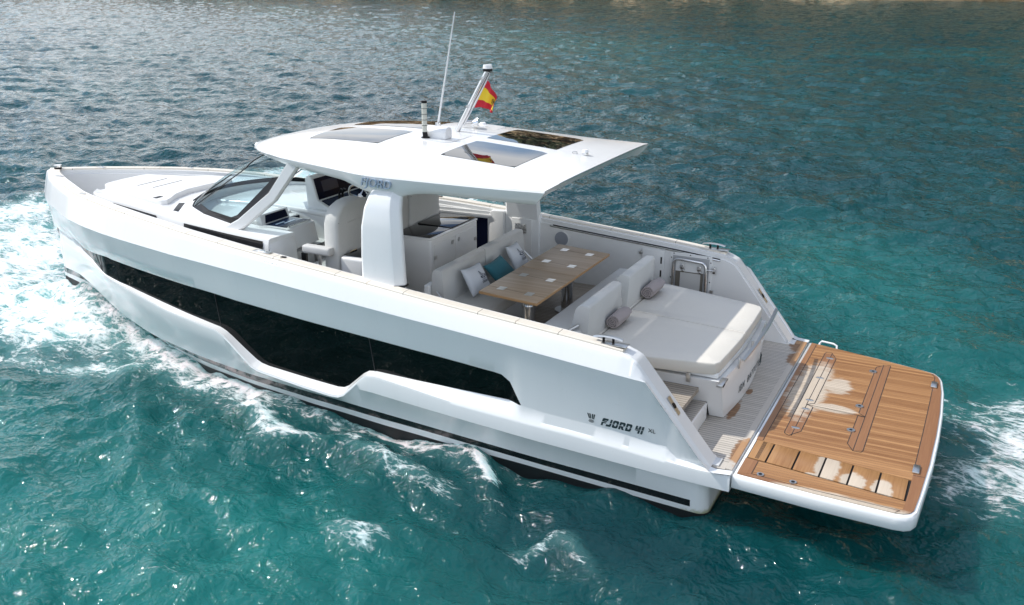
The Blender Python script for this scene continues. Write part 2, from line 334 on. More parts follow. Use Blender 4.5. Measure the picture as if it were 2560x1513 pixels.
z5f = sm([-.2, .39, 1.48, 2.34, 3.1, 3.9, 4.67, 5.6, 6.3, 6.9, 7.7, 8.3, 9, 9.5, 10, 10.4, 11.2], [.325, .351, .413, .456, .495, .521, .535, .524, .516, .512, .516, .53, .59, .66, .74, .78, .72], .12)
z6f = sm([-.2, .39, 1.49, 2.3, 3.13, 3.7, 4.4, 5.1, 6.2, 7.0, 7.9, 9, 10.2, 11.2], [.245, .273, .335, .38, .418, .43, .435, .432, .404, .40, .40, .50, .665, .63], .15)
z7f = sm([-.2, .26, 1.5, 2.1, 3.5, 4.5, 5.6, 6.5, 7.2, 8, 9, 10.1, 11.2], [.175, .20, .268, .304, .338, .352, .335, .30, .27, .29, .38, .515, .58], .15)
stat = sorted(set(np.round(np.concatenate([np.linspace(.0, 11.0, 221), np.linspace(11.0, 11.15, 14), z3a[0][:-1], z4a[0][:-1], z2a[0][:-1], [.24, .93, .96, .98, 1.01, 1.04, 1.08, 1.12, 2.2, 2.23, 2.26, .215, .22, .225, .235, .26, .29, .335, .38]]), 4)))
stat = [s for s in stat if 0 <= s <= 11.1501]
XE = 11.15
def plan_n(X):
    if X >= XE - .004: return 1., 0.
    d = .012; a = float(wg(min(X + d, XE))); b = float(wg(max(0, X - d))); t = (a - b) / (min(X + d, XE) - max(0, X - d)); l = math.hypot(1, t); return -t / l, 1 / l
def profile(X):
    """outer skin at one station: list of (x, y, z); the bulged band leans out along the plan normal"""
    w_, Zg = max(0., float(wg(X))), zg(X); nx, ny = plan_n(X)
    if X < 1.2: nx = 0
    if X >= XE - .004: w_ = 0.
    tl = min(1., max(0., (XE - X) / .12)) ** .5
    z1, z2, z3, z4 = float(z1f(X)), I(z2a, X), I(z3a, X), I(z4a, X)
    z2 = max(z2, z3); y4 = float(y4f(X)) * tl
    rec = min(1, max(0, (X - 2.19) / .15)) * min(1, max(0, (10.38 - X) / .75))
    B = BULGE * (1 if X > .3 else .6 + .4 * X / .3)
    y2o = B - .075 if X > 2.3 else B - float(np.interp(X, [0, .5, 1.2, 2.3], [.10, .105, .095, .075]))
    if X > 6.5: y2o -= float(np.interp(X, [6.5, 8.5, 9.2, 9.7, 10.2, 10.6, 10.9, 11.15], [0, .03, .06, .11, .155, .14, .07, -.01]))
    def o_(d, z, zmax=None): return (X + d * nx, max(0., w_ + d * ny) if X < XE - .004 else 0., z)
    zc = lambda z: min(z, Zg - .0005)
    P = [o_(0, Zg), o_(.022, zc(Zg - .008)), o_(.036, zc(Zg - .022 if X > 1 else Zg - .01)), o_(.052, zc(Zg - .06 if X > 1 else Zg - .02)), o_(B - .008, zc(z1 + .022)), o_(B, zc(z1)), o_(B - .004, zc(z1 - .014)), o_(B - .042, zc(z1 - .22)),
         o_(y2o, zc(z2 + .012)), o_(y2o - .012 * rec, zc(z2)), o_(y2o - .065 * rec, zc(z2 - .002))]
    g_ = P[-1]; dy = np.interp(z3, [.69, 1.0, 1.3], [-.02, -.01, 0.]) * rec
    yb = max(0., min(g_[1] + dy, y4 - .02)) if rec > 0 or X > 5 else g_[1]
    P += [(g_[0], yb, zc(z3)), (X, max(yb, y4 - .03 * tl), zc(z3 - .008 + (z4 - z3) * .75)), (X, max(0, y4 - .006), zc(z4 - .004)), (X, y4, zc(z4 - .03))]
    y5, y6, y7 = float(y5f(X)) * tl, float(y6f(X)) * tl, float(y7f(X)) * tl; z5, z6, z7 = float(z5f(X)), float(z6f(X)), float(z7f(X))
    zj = .566 + (.785 - .566) * min(1, X / 4.0); zj = min(zj, z4 - .04)
    if X < 4.2: ym = y4 - .004; P += [(X, ym, max(zj, z5 + .03) + .004), (X, ym - .012 - .03 * max(0, 1 - X / 1.), max(zj, z5 + .03) - .008)]
    else: P += [(X, y4 + (y5 - y4) * .35, z4 + (z5 - z4) * .4), (X, y4 + (y5 - y4) * .45, z4 + (z5 - z4) * .5)]
    P += [(X, y5, z5), (X, y6, z6), (X, y7, z7), (X, max(0, y7 - .06), -.35), (X, 0., -.7 + max(0, X - 9) * .5)]
    if X < .335 and len(P) > 16:                                # the lower corner of the hull is rounded into the transom
        r_ = .12; t = max(0., min(1., (.335 - X) / r_)); ins = r_ * (1 - math.sqrt(max(0, 1 - t * t)))
        P = [p if i < 16 else (p[0], max(0, p[1] - ins), p[2]) for i, p in enumerate(P)]
    return P
prof = [profile(X) for X in stat]
NP = len(prof[0]); GI, JI, SI, S2 = 10, 16, 17, 19                     # glass row, stripe row, antifouling row
def rowsel(i0, i1, name, m, parent, sgn, cond=None, off=0.0, smooth=40):
    q = MB(); cols = [k for k, X in enumerate(stat) if cond is None or cond[0] <= X <= cond[1]]
    rows = [[(prof[k][i][0], sgn * (prof[k][i][1] + off), prof[k][i][2]) for i in range(i0, i1 + 1)] for k in cols]
    q.grid(rows); return q
hb = MB(); ab = MB(); sb = MB(); gb = {1: MB(), -1: MB()}
LO = (.215, 12)                                                # below the deck joint the hull stops short of the overhang
for sg in (1, -1):
    for a, b, tgt, rg in ((0, GI, hb, None), (GI + 1, JI, hb, None), (JI, SI, hb, LO), (SI + 1, S2, hb, LO), (S2, NP - 1, ab, LO)):
        r_ = rowsel(a, b, '', None, None, sg, rg); tgt.add(r_.v, r_.f)
    for rng in ((0, 2.19), (10.38, 12)):
        r_ = rowsel(GI, GI + 1, '', None, None, sg, rng); hb.add(r_.v, r_.f)
    r_ = rowsel(GI, GI + 1, '', None, None, sg, (2.19, 10.38)); gb[sg].add(r_.v, r_.f)
    r_ = rowsel(SI, SI + 1, '', None, None, sg, (.38, 12)); sb.add(r_.v, r_.f)
    r_ = rowsel(SI, SI + 1, '', None, None, sg, (.215, .38)); hb.add(r_.v, r_.f)
k0 = [i for i, X in enumerate(stat) if X >= .2149][0]
tr = prof[k0][JI:S2 + 1]; hb.add(tr + [(a, -b, c) for a, b, c in reversed(tr)], [tuple(range(2 * len(tr)))])
tr = prof[k0][S2:NP]; ab.add(tr + [(a, -b, c) for a, b, c in reversed(tr)], [tuple(range(2 * len(tr)))])
hull = hb.build('hull', MT['hull'], yacht, smooth=38, fix=False)
bm = bmesh.new(); bm.from_mesh(hull.data); bmesh.ops.remove_doubles(bm, verts=bm.verts, dist=.0006); bmesh.ops.recalc_face_normals(bm, faces=bm.faces); bm.to_mesh(hull.data); bm.free()
for p_ in hull.data.polygons: p_.use_smooth = True
hull.data.set_sharp_from_angle(angle=math.radians(32))
ab.build('antifouled_bottom', MT['anti'], hull, smooth=40)
sb.build('boot_stripe', MT['stripe'], hull, smooth=40)
for sg in (1, -1):
    gl = gb[sg].build('hull_window', MT['glass'], hull, smooth=40)
    for X in (9.05, 6.42, 4.05):                                # joints between the panes
        q = MB(); p_ = profile(X); q.tube([(X + .03, sg * (p_[GI][1] + .001), p_[GI][2]), (X - .03, sg * (p_[GI + 1][1] + .003), p_[GI + 1][2])], .005, 6); q.build('pane_joint', MT['rubber'], gl)
# teak capping, split into lengths, and the white quarter behind it
CAPW = .135
def cap_rows(x0, x1, sg, zo=.006, inset=.012, wd=CAPW):
    rows = []
    for X in [s for s in stat if x0 < s < x1] + [x0, x1]: rows.append(X)
    rows.sort(); out_ = []
    for X in rows:
        w_ = float(wg(X)); ww = wd if X < 9.6 else wd * (1 + .25 * (X - 9.6)); i_ = max(0, w_ - ww); o_ = max(0., w_ - inset)
        out_.append([(X, sg * o_, zg(X) - .006), (X, sg * o_, zg(X) + zo + .010), (X, sg * (o_ - .012 if o_ > .02 else o_), zg(X) + zo + .018), (X, sg * i_, zg(X) + zo + .018), (X, sg * i_, zg(X) - .006)])
    return out_
cuts = [1.06, 1.12, 2.27, 4.07, 5.3, 6.85, 8.3, 9.7, 11.13]
for sg in (1, -1):
    for a, b in zip(cuts[:-1], cuts[1:]):
        if b - a < .1: continue
        q = MB(); r_ = cap_rows(a + .004, b - .004, sg); q.grid(r_)
        for e in (r_[0], r_[-1]): q.add(e, [(0, 1, 2, 3, 4)])
        q.build('teak_capping', MT['teakcap'], hull, smooth=30)
    q = MB(); q.grid([[(X, sg * float(wg(X)), zg(X)), (X, sg * (max(0, float(wg(X)) - .20)), zg(X))] for X in stat if X >= .2])
    q.build('gunwale', MT['gel'], hull, smooth=30)
# inner faces of the bulwarks
for sg in (1, -1):
    q = MB(); rows = []
    for X in [s for s in stat if s >= .2]:
        yi = sg * max(0., float(wg(X)) - .20); zb = DECK if X < .75 else (SOLE if X < 6 else (1.6 if X > 9.0 else 1.85))
        zt = zg(X); zb = min(zb, zt)
        rows.append([(X, yi, zt), (X, yi - sg * .004, zt - .05 if zt - .05 > zb else zt), (X, yi - sg * .02, zt - .055 if zt - .055 > zb else zt), (X, yi - sg * .03, zb)])
    q.grid(rows); q.build('inner_bulwark', MT['inner'], yacht, smooth=30)
# decks
q = MB(); q.grid([[(X, -max(0, float(wg(X)) - .19), z), (X, 0, z), (X, max(0, float(wg(X)) - .19), z)] for X, z in [(s, 1.62) for s in stat if s >= 9.6]])
q.build('anchor_well_floor', MT['grip'], yacht)
q = MB(); q.grid([[(X, -float(wg(X)) + .19, z), (X, 0, z), (X, float(wg(X)) - .19, z)] for X, z in [(s, 1.86) for s in stat if 5.85 <= s <= 9.62]])
q.add([(9.61, -.9, 1.86), (9.61, .9, 1.86), (9.61, .9, 1.62), (9.61, -.9, 1.62)], [(0, 1, 2, 3)])
q.build('side_deck', MT['grip'], yacht)
q = MB(); q.loft([[(X, -float(wg(X)) + .215, SOLE - .05), (X, -float(wg(X)) + .215, SOLE), (X, float(wg(X)) - .215, SOLE), (X, float(wg(X)) - .215, SOLE - .05)] for X in np.linspace(.62, 6.3, 24)]); q.build('cockpit_sole', MT['teaksole'], yacht)
# fixed aft deck slab with overhanging moulded edge
def slab(x0, x1, y0, y1, z0, z1, r): return None
q = MB(); q.box((.0, -1.985, .572), (.9, 1.985, DECK - .022)); q.v = [(a, b * (1 if a > .4 else .985), c) for a, b, c in q.v]
ad = q.build('aft_deck', MT['hull'], yacht, bevel=.02)
q = MB(); q.box((.075, -1.78, DECK - .024), (.9, 1.78, DECK)); q.build('deck_planking', MT['teakdeck'], ad)
q = MB(); q.box((.012, -1.90, DECK - .024), (.0745, -.20, DECK + .001)); q.box((.012, -.196, DECK - .024), (.0745, 1.88, DECK + .001))
q.box((.0755, 1.781, DECK - .024), (.235, 1.90, DECK + .001)); q.box((.0755, -1.90, DECK - .024), (.235, -1.781, DECK + .001)); q.build('margin_board', MT['teakdm'], ad)
for sg in (1, -1):
    q = MB(); q.prism([(.14, sg * 1.72), (.27, sg * 1.72), (.29, sg * 1.80), (.27, sg * 1.88), (.14, sg * 1.88)], 'z', DECK, DECK + .018); q.build('corner_pad', MT['grip'], ad, bevel=.006)
# steps either side of the sunbed
for sg in (1, -1):
    st_ = rbox('boarding_step', (.535, sg * .90, DECK), (1.6, sg * 1.76, .945), MT['inner'], yacht, .015)
    q = MB(); q.box((.548, min(sg * .94, sg * 1.74), .9455), (1.55, max(sg * .94, sg * 1.74), .958)); q.build('step_planking', MT['teakdeck'], st_)
# ------------------------------------------------------------------ swim platform
PO = [(-.010, 1.965), (-.78, 2.03), (-1.47, 2.06), (-1.56, 2.045), (-1.615, 2.005), (-1.648, 1.93), (-1.668, 1.6), (-1.70, .9), (-1.708, .2), (-1.70, -.4), (-1.672, -1.0), (-1.632, -1.35), (-1.60, -1.47), (-1.53, -1.575), (-1.383, -1.625), (-.877, -1.765), (-.010, -1.945)]
PT = [(-.05, 1.925), (-.78, 1.985), (-1.46, 2.01), (-1.535, 1.995), (-1.585, 1.955), (-1.612, 1.89), (-1.632, 1.6), (-1.662, .9), (-1.67, .2), (-1.662, -.4), (-1.634, -1.0), (-1.597, -1.33), (-1.57, -1.43), (-1.51, -1.52), (-1.375, -1.575), (-.877, -1.71), (-.05, -1.905)]
def ringz(P, z, k=1.0, c=(-.85, .15)): return [(c[0] + (a - c[0]) * k, c[1] + (b - c[1]) * k, z) for a, b in P]
q = MB(); q.loft([ringz(PO, .590, .978), ringz(PO, .597, .993), ringz(PO, .615, .999), ringz(PO, .70, 1.0), ringz(PO, .728, .994), ringz(PO, .738, .986)])
plat = q.build('swim_platform', MT['hull'], yacht, smooth=40)
SLOT = (1.16, 1.60)      # folding-stair recess on the port side, running fore and aft (skewed outboard)
def slot_y(X, k): return (1.135 + (1.325 - 1.135) * (-X - .04) / 1.48, 1.566 + (1.755 - 1.566) * (-X - .04) / 1.48)[k]
def edge_y(X, P, lo):
    pts = sorted([p for p in P if (p[1] < 0) == lo], key=lambda p: p[0]); return float(np.interp(X, [p[0] for p in pts], [p[1] for p in pts]))
TOPZ = .748
def plate(x0, x1, lo, hi, n=24):
    q = MB(); rows = []
    for i in range(n + 1):
        X = x0 + (x1 - x0) * i / n; rows.append([(X, lo(X), .736), (X, lo(X), TOPZ), (X, hi(X), TOPZ), (X, hi(X), .736)])
    q.loft(rows); return q
pt = plate(-.1115, -1.546, lambda X: edge_y(X, PT, True) + .004, lambda X: slot_y(X, 0) - .004).build('planking', MT['teakplat'], plat)
plate(-.173, -1.532, lambda X: slot_y(X, 1) + .006, lambda X: edge_y(X, PT, False) - .045).build('planking', MT['teakplat'], plat)
q = MB(); ins = [(-.113 if a > -.1 else a, b) for a, b in PT]
def trim(pts_out, pts_in):
    q = MB(); q.loft([[(a, b, .736), (a, b, TOPZ + .001), (c, d, TOPZ + .001), (c, d, .736)] for (a, b), (c, d) in zip(pts_out, pts_in)]); return q
trim([(-.048, -1.9), (-.048, -.20)], [(-.112, -1.885), (-.112, -.20)]).build('margin_board', MT['teaktrim'], plat)
trim([(-.048, -.196), (-.048, 1.132)], [(-.112, -.196), (-.112, 1.140)]).build('margin_board', MT['teaktrim'], plat)
trim([(-.048, 1.574), (-.048, 1.92)], [(-.172, 1.590), (-.172, 1.878)]).build('margin_board', MT['teaktrim'], plat)
trim([(-.052, 1.923), (-.78, 1.983), (-1.46, 2.008)], [(-.176, 1.880), (-.78, 1.933), (-1.50, 1.957)]).build('margin_board', MT['teaktrim'], plat)
aft_o = [(-1.462, 2.009), (-1.535, 1.994), (-1.585, 1.954), (-1.612, 1.89), (-1.632, 1.6), (-1.648, 1.22), (-1.6485, 1.215), (-1.662, .9), (-1.67, .2), (-1.662, -.4), (-1.634, -1.0), (-1.597, -1.33), (-1.57, -1.43), (-1.51, -1.52)]
aft_i = [(-1.502, 1.956), (-1.506, 1.95), (-1.515, 1.93), (-1.525, 1.88), (-1.535, 1.6), (-1.540, 1.22), (-1.5401, 1.215), (-1.542, .9), (-1.544, .2), (-1.544, -.4), (-1.542, -1.0), (-1.540, -1.33), (-1.540, -1.42), (-1.50, -1.50)]
trim(aft_o[:6], aft_i[:6]).build('margin_board', MT['teaktrim'], plat); trim(aft_o[6:], aft_i[6:]).build('margin_board', MT['teaktrim'], plat)
q = MB(); q.loft([[(X, slot_y(X, 0) - .002, .7385), (X, slot_y(X, 0) - .002, .7405), (X, slot_y(X, 1) + .004, .7405), (X, slot_y(X, 1) + .004, .7385)] for X in (-.05, -1.545)]); q.build('stair_recess', MT['dark'], plat)
xs_ = [-.052, -.238, -.494, -.750, -1.010, -1.267, -1.522]
for i, (a, b) in enumerate(zip(xs_[:-1], xs_[1:])):
    gp = .009; q = MB(); q.prism([(a - gp, slot_y(a, 0) + .010), (b + gp, slot_y(b, 0) + .010), (b + gp, slot_y(b, 1) - .008), (a - gp, slot_y(a, 1) - .008)], 'z', .741, TOPZ + .006)
    bl_ = q.build('folding_tread', MT['teakblock'], plat, bevel=.003)
    if i == 0:
        q = MB()
        for k in range(4): q.box((-.130 - k * .010, slot_y(-.14, 0) + .02, TOPZ + .0062), (-.134 - k * .010, slot_y(-.14, 1) - .02, TOPZ + .0072))
        q.build('grip_groove', MT['dark'], bl_)
# flush hatches: dark seams, margins, latches and hinges
LZ = TOPZ + .0018
q = MB()
def seam(p0, p1, wd=.008):
    a, b = Vector((*p0, LZ)), Vector((*p1, LZ)); n_ = (b - a).cross(Vector((0, 0, 1))).normalized() * wd / 2; q.add([a - n_, b - n_, b + n_, a + n_], [(0, 1, 2, 3)])
for pl in ([(-.266, .824), (-.26, -1.607), (-.275, -1.64), (-.335, -1.65), (-.413, -1.47), (-.415, -.02), (-.345, .04), (-.418, .09), (-.415, .748), (-.322, .90), (-.275, .87), (-.266, .824)], [(-.342, -1.64), (-.342, .04)], [(-.345, .045), (-.345, .89)],
           [(-.345, .042), (-.958, .085)], [(-.958, .957), (-.958, -1.53)], [(-1.036, -1.518), (-1.048, .911), (-1.035, .955), (-.958, .957), (-.886, .814), (-.885, .09)], [(-.885, .017), (-.887, -1.418), (-.945, -1.50), (-1.03, -1.545), (-1.036, -1.518)], [(-.885, .09), (-.958, .10)], [(-.885, .017), (-.958, .085)]):
    for a, b in zip(pl[:-1], pl[1:]): seam(a, b)
for pl in ([(-.1125, -1.86), (-.1125, 1.13)], [(-.1735, 1.60), (-.1735, 1.878)], [(-.176, 1.879), (-.78, 1.932), (-1.50, 1.956)], [(-1.538, 1.15), (-1.5435, .2), (-1.5435, -.4), (-1.541, -1.0), (-1.539, -1.40), (-1.50, -1.50)], [(-1.54, 1.217), (-1.645, 1.217)], [(-.05, -.198), (-.112, -.198)], [(-1.50, 1.956), (-1.463, 2.008)]):
    for a, b in zip(pl[:-1], pl[1:]): seam(a, b, .007)
q.build('hatch_seam', MT['rubber'], plat)
q = MB(); q.prism([(-.27, .82), (-.265, -1.60), (-.338, -1.62), (-.341, .88)], 'z', TOPZ - .006, LZ - .0005); q.build('hatch_margin', MT['teaktrim'], plat)
q = MB(); q.prism([(-.349, .86), (-.346, .07), (-.412, .10), (-.411, .745)], 'z', TOPZ - .006, LZ - .0004); q.prism([(-.346, .02), (-.346, -1.62), (-.409, -1.465), (-.411, -.02)], 'z', TOPZ - .006, LZ - .0004); q.build('hatch_margin', MT['teaktrim'], plat)
q = MB(); q.prism([(-.962, .95), (-.962, -1.515), (-1.032, -1.515), (-1.044, .908)], 'z', TOPZ - .006, LZ - .0004); q.prism([(-.89, .81), (-.889, .10), (-.954, .11), (-.954, .93)], 'z', TOPZ - .006, LZ - .0004); q.prism([(-.889, .012), (-.891, -1.41), (-.954, -1.50), (-.954, .08)], 'z', TOPZ - .006, LZ - .0004); q.build('hatch_margin', MT['teaktrim'], plat)
for X, Y in ((-.343, -1.451), (-.34, -.771), (-.352, -.08), (-.356, .173), (-.35, .693)):
    q = MB(); q.loft([[(X + .045 * math.cos(t) * k, Y + .022 * math.sin(t) * k, z_) for t in np.linspace(0, 2 * math.pi, 17)[:-1]] for z_, k in ((TOPZ, 1), (LZ + .006, .95), (LZ + .008, .7))]); q.build('flush_hinge', MT['satin'], plat, smooth=40)
for X, Y in ((-.87, -1.247), (-.866, -.157), (-.872, .497)):
    q = MB(); q.cyl((X, Y, TOPZ), .042, .012, 20); la = q.build('hatch_latch', MT['satin'], plat, smooth=30); q = MB(); q.cyl((X, Y, TOPZ + .0125), .016, .002, 12); q.build('latch_button', MT['dark'], la)
for X, Y in ((-.252, 1.861), (-.556, 1.871)):
    q = MB(); q.cyl((X, Y, TOPZ), .034, .010, 20); la = q.build('deck_socket', MT['satin'], plat, smooth=30); q = MB(); q.cyl((X, Y, TOPZ + .0105), .018, .002, 14); q.build('socket_hole', MT['dark'], la)
for X, Y in ((-1.545, -1.149), (-1.556, 1.096)):
    q = MB(); q.box((X - .035, Y - .085, TOPZ), (X + .03, Y + .085, TOPZ + .022)); q.build('pop_up_cleat', MT['satin'], plat, bevel=.008)
q = MB(); q.tube([(-.13, -1.955, .66), (-.13, -2.0, .72), (-.15, -2.02, .745), (-.30, -1.985, .748), (-.345, -1.965, .735), (-.355, -1.93, .66)], .013, 8); q.build('grab_handle', MT['white'], plat, smooth=40)
# ------------------------------------------------------------------ hard top
rw = sm([2.0, 2.15, 2.6, 3.15, 3.6, 3.85, 4.1, 4.35, 4.7, 5.2, 5.7, 6.1, 6.5, 6.8, 7.0, 7.08], [1.57, 1.58, 1.635, 1.665, 1.685, 1.70, 1.70, 1.665, 1.56, 1.42, 1.22, .99, .68, .38, .14, .02], .05)
rze = sm([2, 2.4, 3.4, 3.60, 3.84, 4.1, 4.3, 4.6, 5.2, 6, 6.6, 7.08], [2.985, 2.99, 3.0, 2.985, 2.925, 2.925, 2.955, 3.015, 3.03, 3.03, 3.0, 2.955], .05)
rzc = sm([2, 2.15, 2.77, 3.7, 4.6, 5.5, 6.2, 6.7, 7.08], [3.15, 3.165, 3.255, 3.318, 3.365, 3.345, 3.25, 3.13, 2.975], .2)
CREASE = .075
def top_z(X, y):
    w_ = float(rw(X)); s = min(1, abs(y) / max(w_, .03)); zs = float(np.interp(X, [2.15, 3, 4.4, 5.2, 6, 6.6, 7.08], [3.155, 3.15, 3.15, 3.15, 3.12, 3.07, 2.96]))
    zs = min(zs, float(rzc(X)) - .0)
    return float(rzc(X)) + (zs - float(rzc(X))) * s ** 3.6
YC = [.114, .985]; SKY = [(2.77, 3.68), (4.55, 5.60)]
rst = sorted(set(np.round(np.concatenate([np.linspace(2.15, 6.9, 110), np.linspace(6.9, 7.075, 14), [a for s in SKY for a in s]]), 4)))
def rcols(X):
    w_ = float(rw(X)) - .012; c = [.114, .3, .55, .8, .985]; out_ = [0.]
    lim = w_
    c5 = float(np.interp(X, [3.68, 4.55, 5.6, 7], [.985, .90, .80, .80]))
    for v in c:
        v = .114 + (v - .114) * (c5 - .114) / .871
        out_.append(min(v, lim * v if lim < 1.0 else v))
    k = out_[-1]
    out_ += [k + (lim - k) * t for t in (.35, .65, .88, 1)]
    return out_
def in_sky(X0, X1, j):
    m_ = (X0 + X1) / 2; return any(a < m_ < b for a, b in SKY) and 1 <= j <= 4
rb = MB()
for sg in (1, -1):
    rows = []; und = []
    for X in rst:
        w_, ze = float(rw(X)), float(rze(X)); tp = min(1, w_ / .35)
        c = rcols(X); rr = [(X, sg * y, top_z(X, y)) for y in c]; zt = rr[-1][2]
        rr += [(X, sg * w_, zt - .02 * tp), (X, sg * (w_ - .018 * tp), ze + (zt - ze) * .45), (X, sg * (w_ - .055 * tp), ze + .016 * tp), (X, sg * (w_ - .075 * tp), ze + .002)]
        Xs = X + max(0, (3.0 - X)) * .20                        # the underside stops short of the top at the back
        rr = [(a, b, cc) if i < len(c) + 1 else (a + (Xs - X) * min(1, (i - len(c)) / 3), b, cc) for i, (a, b, cc) in enumerate(rr)]
        rr += [(Xs, sg * (w_ - .10 * tp), ze + .012), (Xs, sg * max(0, min(c[5], w_ - .2)), min(top_z(X, c[5]) - .06, max(2.995, ze) + .03 * tp))]
        uz = lambda y: min(top_z(X, min(y, w_ - .02)) - .06 * tp, max(2.995, ze) + .03 * tp)
        rr += [(Xs, sg * c[i], uz(c[i])) for i in (4, 3, 2, 1)] + [(Xs, 0, uz(0))]
        rows.append(rr)
    n = len(rows[0]); nb = len(rcols(3.))
    for i in range(len(rows) - 1):
        for j in range(n - 1):
            jj = j if j < nb else (n - 1 - j - 0)               # mirrored column index on the underside
            und_j = n - 2 - j
            if in_sky(rst[i], rst[i + 1], j if j < 6 else (und_j if j >= n - 6 else 99)): continue
            v = [rows[i][j], rows[i + 1][j], rows[i + 1][j + 1], rows[i][j + 1]]; rb.add(v, [(0, 1, 2, 3)])
    # aft fascia and the walls of the openings
    r0 = rows[0]; half = n // 2
    rb.add(r0, [(j, j + 1, n - 2 - j, n - 1 - j) for j in range(0, half - 1)])
    for (a, b) in SKY:
        ia, ib = rst.index(round(a, 4)), rst.index(round(b, 4))
        for i in range(ia, ib):
            for jt, ju in ((1, n - 2), (5, n - 6)): rb.add([rows[i][jt], rows[i + 1][jt], rows[i + 1][ju], rows[i][ju]], [(0, 1, 2, 3)])
        for i in (ia, ib):
            for j in range(1, 5): rb.add([rows[i][j], rows[i][j + 1], rows[i][n - 2 - j], rows[i][n - 1 - j]], [(0, 1, 2, 3)])
roof = rb.build('hard_top', MT['gel'], yacht)
bm = bmesh.new(); bm.from_mesh(roof.data); bmesh.ops.remove_doubles(bm, verts=bm.verts, dist=.0008); bmesh.ops.recalc_face_normals(bm, faces=bm.faces); bm.to_mesh(roof.data); bm.free()
for p_ in roof.data.polygons: p_.use_smooth = True
roof.data.set_sharp_from_angle(angle=math.radians(38))
for sg in (1, -1):
    for (a, b), wo in zip(SKY, ((.985, .985), (.90, .80))):
        q = MB(); r0 = .05
        pl = rrect(a + .0, .114, b, 1.0, .05, 4); rows = []
        for X in np.linspace(a + .002, b - .002, 14):
            e = min(X - a, b - X); ins_ = r0 - math.sqrt(max(0, r0 * r0 - (r0 - min(e, r0)) ** 2)) if e < r0 else 0
            o_ = float(np.interp(X, [3.68, 4.55, 5.6], [.985, .90, .80]))
            rows.append([(X, sg * (.114 + ins_ + (o_ - .114 - 2 * ins_) * t), top_z(X, .114 + ins_ + (o_ - .114 - 2 * ins_) * t) + .004) for t in np.linspace(0, 1, 10)])
        q.grid(rows); q.build('skylight', MT['sky_glass'], roof, smooth=50)
# raised moulding for the mast gear
q = MB(); q.loft([[(X_, Y_, top_z(X_, Y_) + h) for X_, Y_ in rrect(3.86, -1.10, 4.42, .50, .16, 6)] for h in (-.01, .006, .010)] ); q.build('mast_plinth', MT['gel'], roof, smooth=30)
# raised letters over the pillar
LET = {'F': [[(0, .56), (.30, .56), (.36, .74), (.95, .74), (.95, 1), (.12, 1), (0, .88)], [(.301, .56), (.80, .56), (.80, .66), (.334, .66)], [(0, 0), (.30, 0), (.30, .46), (0, .46)], [(.301, .34), (.74, .34), (.74, .46), (.301, .46)]],
       'J': [[(.52, .54), (.82, .54), (.82, 1), (.52, 1)], [(.0, .0), (.70, 0), (.82, .12), (.82, .46), (.52, .46), (.52, .25), (0, .25)]],
       'O': [[(0, .54), (.3, .54), (.3, .75), (.62, .75), (.62, .54), (.92, .54), (.92, .86), (.78, 1), (.14, 1), (0, .86)], [(0, .46), (.3, .46), (.3, .25), (.62, .25), (.62, .46), (.92, .46), (.92, .14), (.78, 0), (.14, 0), (0, .14)]],
       'R': [[(0, .54), (.3, .54), (.3, .75), (.62, .75), (.62, .54), (.92, .54), (.92, .86), (.78, 1), (0, 1)], [(0, 0), (.3, 0), (.3, .46), (0, .46)], [(.301, .34), (.58, 0), (.95, 0), (.66, .30), (.80, .46), (.301, .46)]],
       'D': [[(0, .54), (.3, .54), (.3, .75), (.62, .75), (.62, .54), (.92, .54), (.92, .86), (.78, 1), (0, 1)], [(0, .46), (.3, .46), (.3, .25), (.62, .25), (.62, .46), (.92, .46), (.92, .14), (.78, 0), (0, 0)]],
       '4': [[(0, .54), (.52, .54), (.52, .66), (.30, .66), (.30, 1), (0, 1)], [(.521, .54), (.84, .54), (.84, 1), (.54, 1), (.54, .66), (.521, .66)], [(0, .38), (.54, .38), (.54, 0), (.84, 0), (.84, .46), (0, .46)]],
       '1': [[(0, .54), (.3, .54), (.3, 1), (0, 1)], [(0, 0), (.3, 0), (.3, .46), (0, .46)]], ' ': []}
LW = {'F': .74, 'J': .92, 'O': 1.02, 'R': 1.02, 'D': 1.02, '4': .94, '1': .42, ' ': .12}
def block_text(name, s, h, fx, fy, m, parent, shear=.28, th=.006, wide=.78, inn=.004):
    """fx(u) -> origin point along the line, fy = up vector; letters are extruded along their normal"""
    q = MB(); u = 0
    for ch in s:
        for poly in LET[ch]:
            top, bot = [], []
            for a, b in poly:
                t = u + (a * wide + b * shear) * h; p0, ux_, up_, nn = fx(t); p = Vector(p0) + up_ * (b * h)
                bot.append(p - nn * inn); top.append(p + nn * th)
            n_ = len(poly); q.add(bot + top, [tuple(range(n_, 2 * n_)), tuple(reversed(range(n_)))] + [(i, (i + 1) % n_, n_ + (i + 1) % n_, n_ + i) for i in range(n_)])
        u += LW[ch] * wide * h + .06 * h
    return q.build(name, m, parent)
def fx_roof(t):
    X = 4.235 - t; base_ = Vector((X, 1.700 - max(0, X - 4.05) * .06, 3.035)); up_ = Vector((0, 0, 1)).normalized(); ux_ = Vector((-1, 0, 0)); return base_, ux_, up_, ux_.cross(up_)
rl = text('raised_lettering', 'FJORD', .128, MT['silver'], roof, (4.245, 1.708, 3.034), (-1, 0, -.03), (0, 0, 1), .012, .2, 1.04)
def fx_hull(t):
    X = 1.305 - t; p_ = profile(X); a, b = p_[8][1:], p_[6][1:]; zz = 1.0 - .012 - (1.305 - X) * .035; f = (zz - a[1]) / (b[1] - a[1]); y_ = a[0] + (b[0] - a[0]) * f
    up_ = Vector((0, b[0] - a[0], b[1] - a[1])).normalized(); ux_ = Vector((-1, 0, -.035)).normalized(); return Vector((X, y_, zz)), ux_, up_, Vector((0, 1, 0))
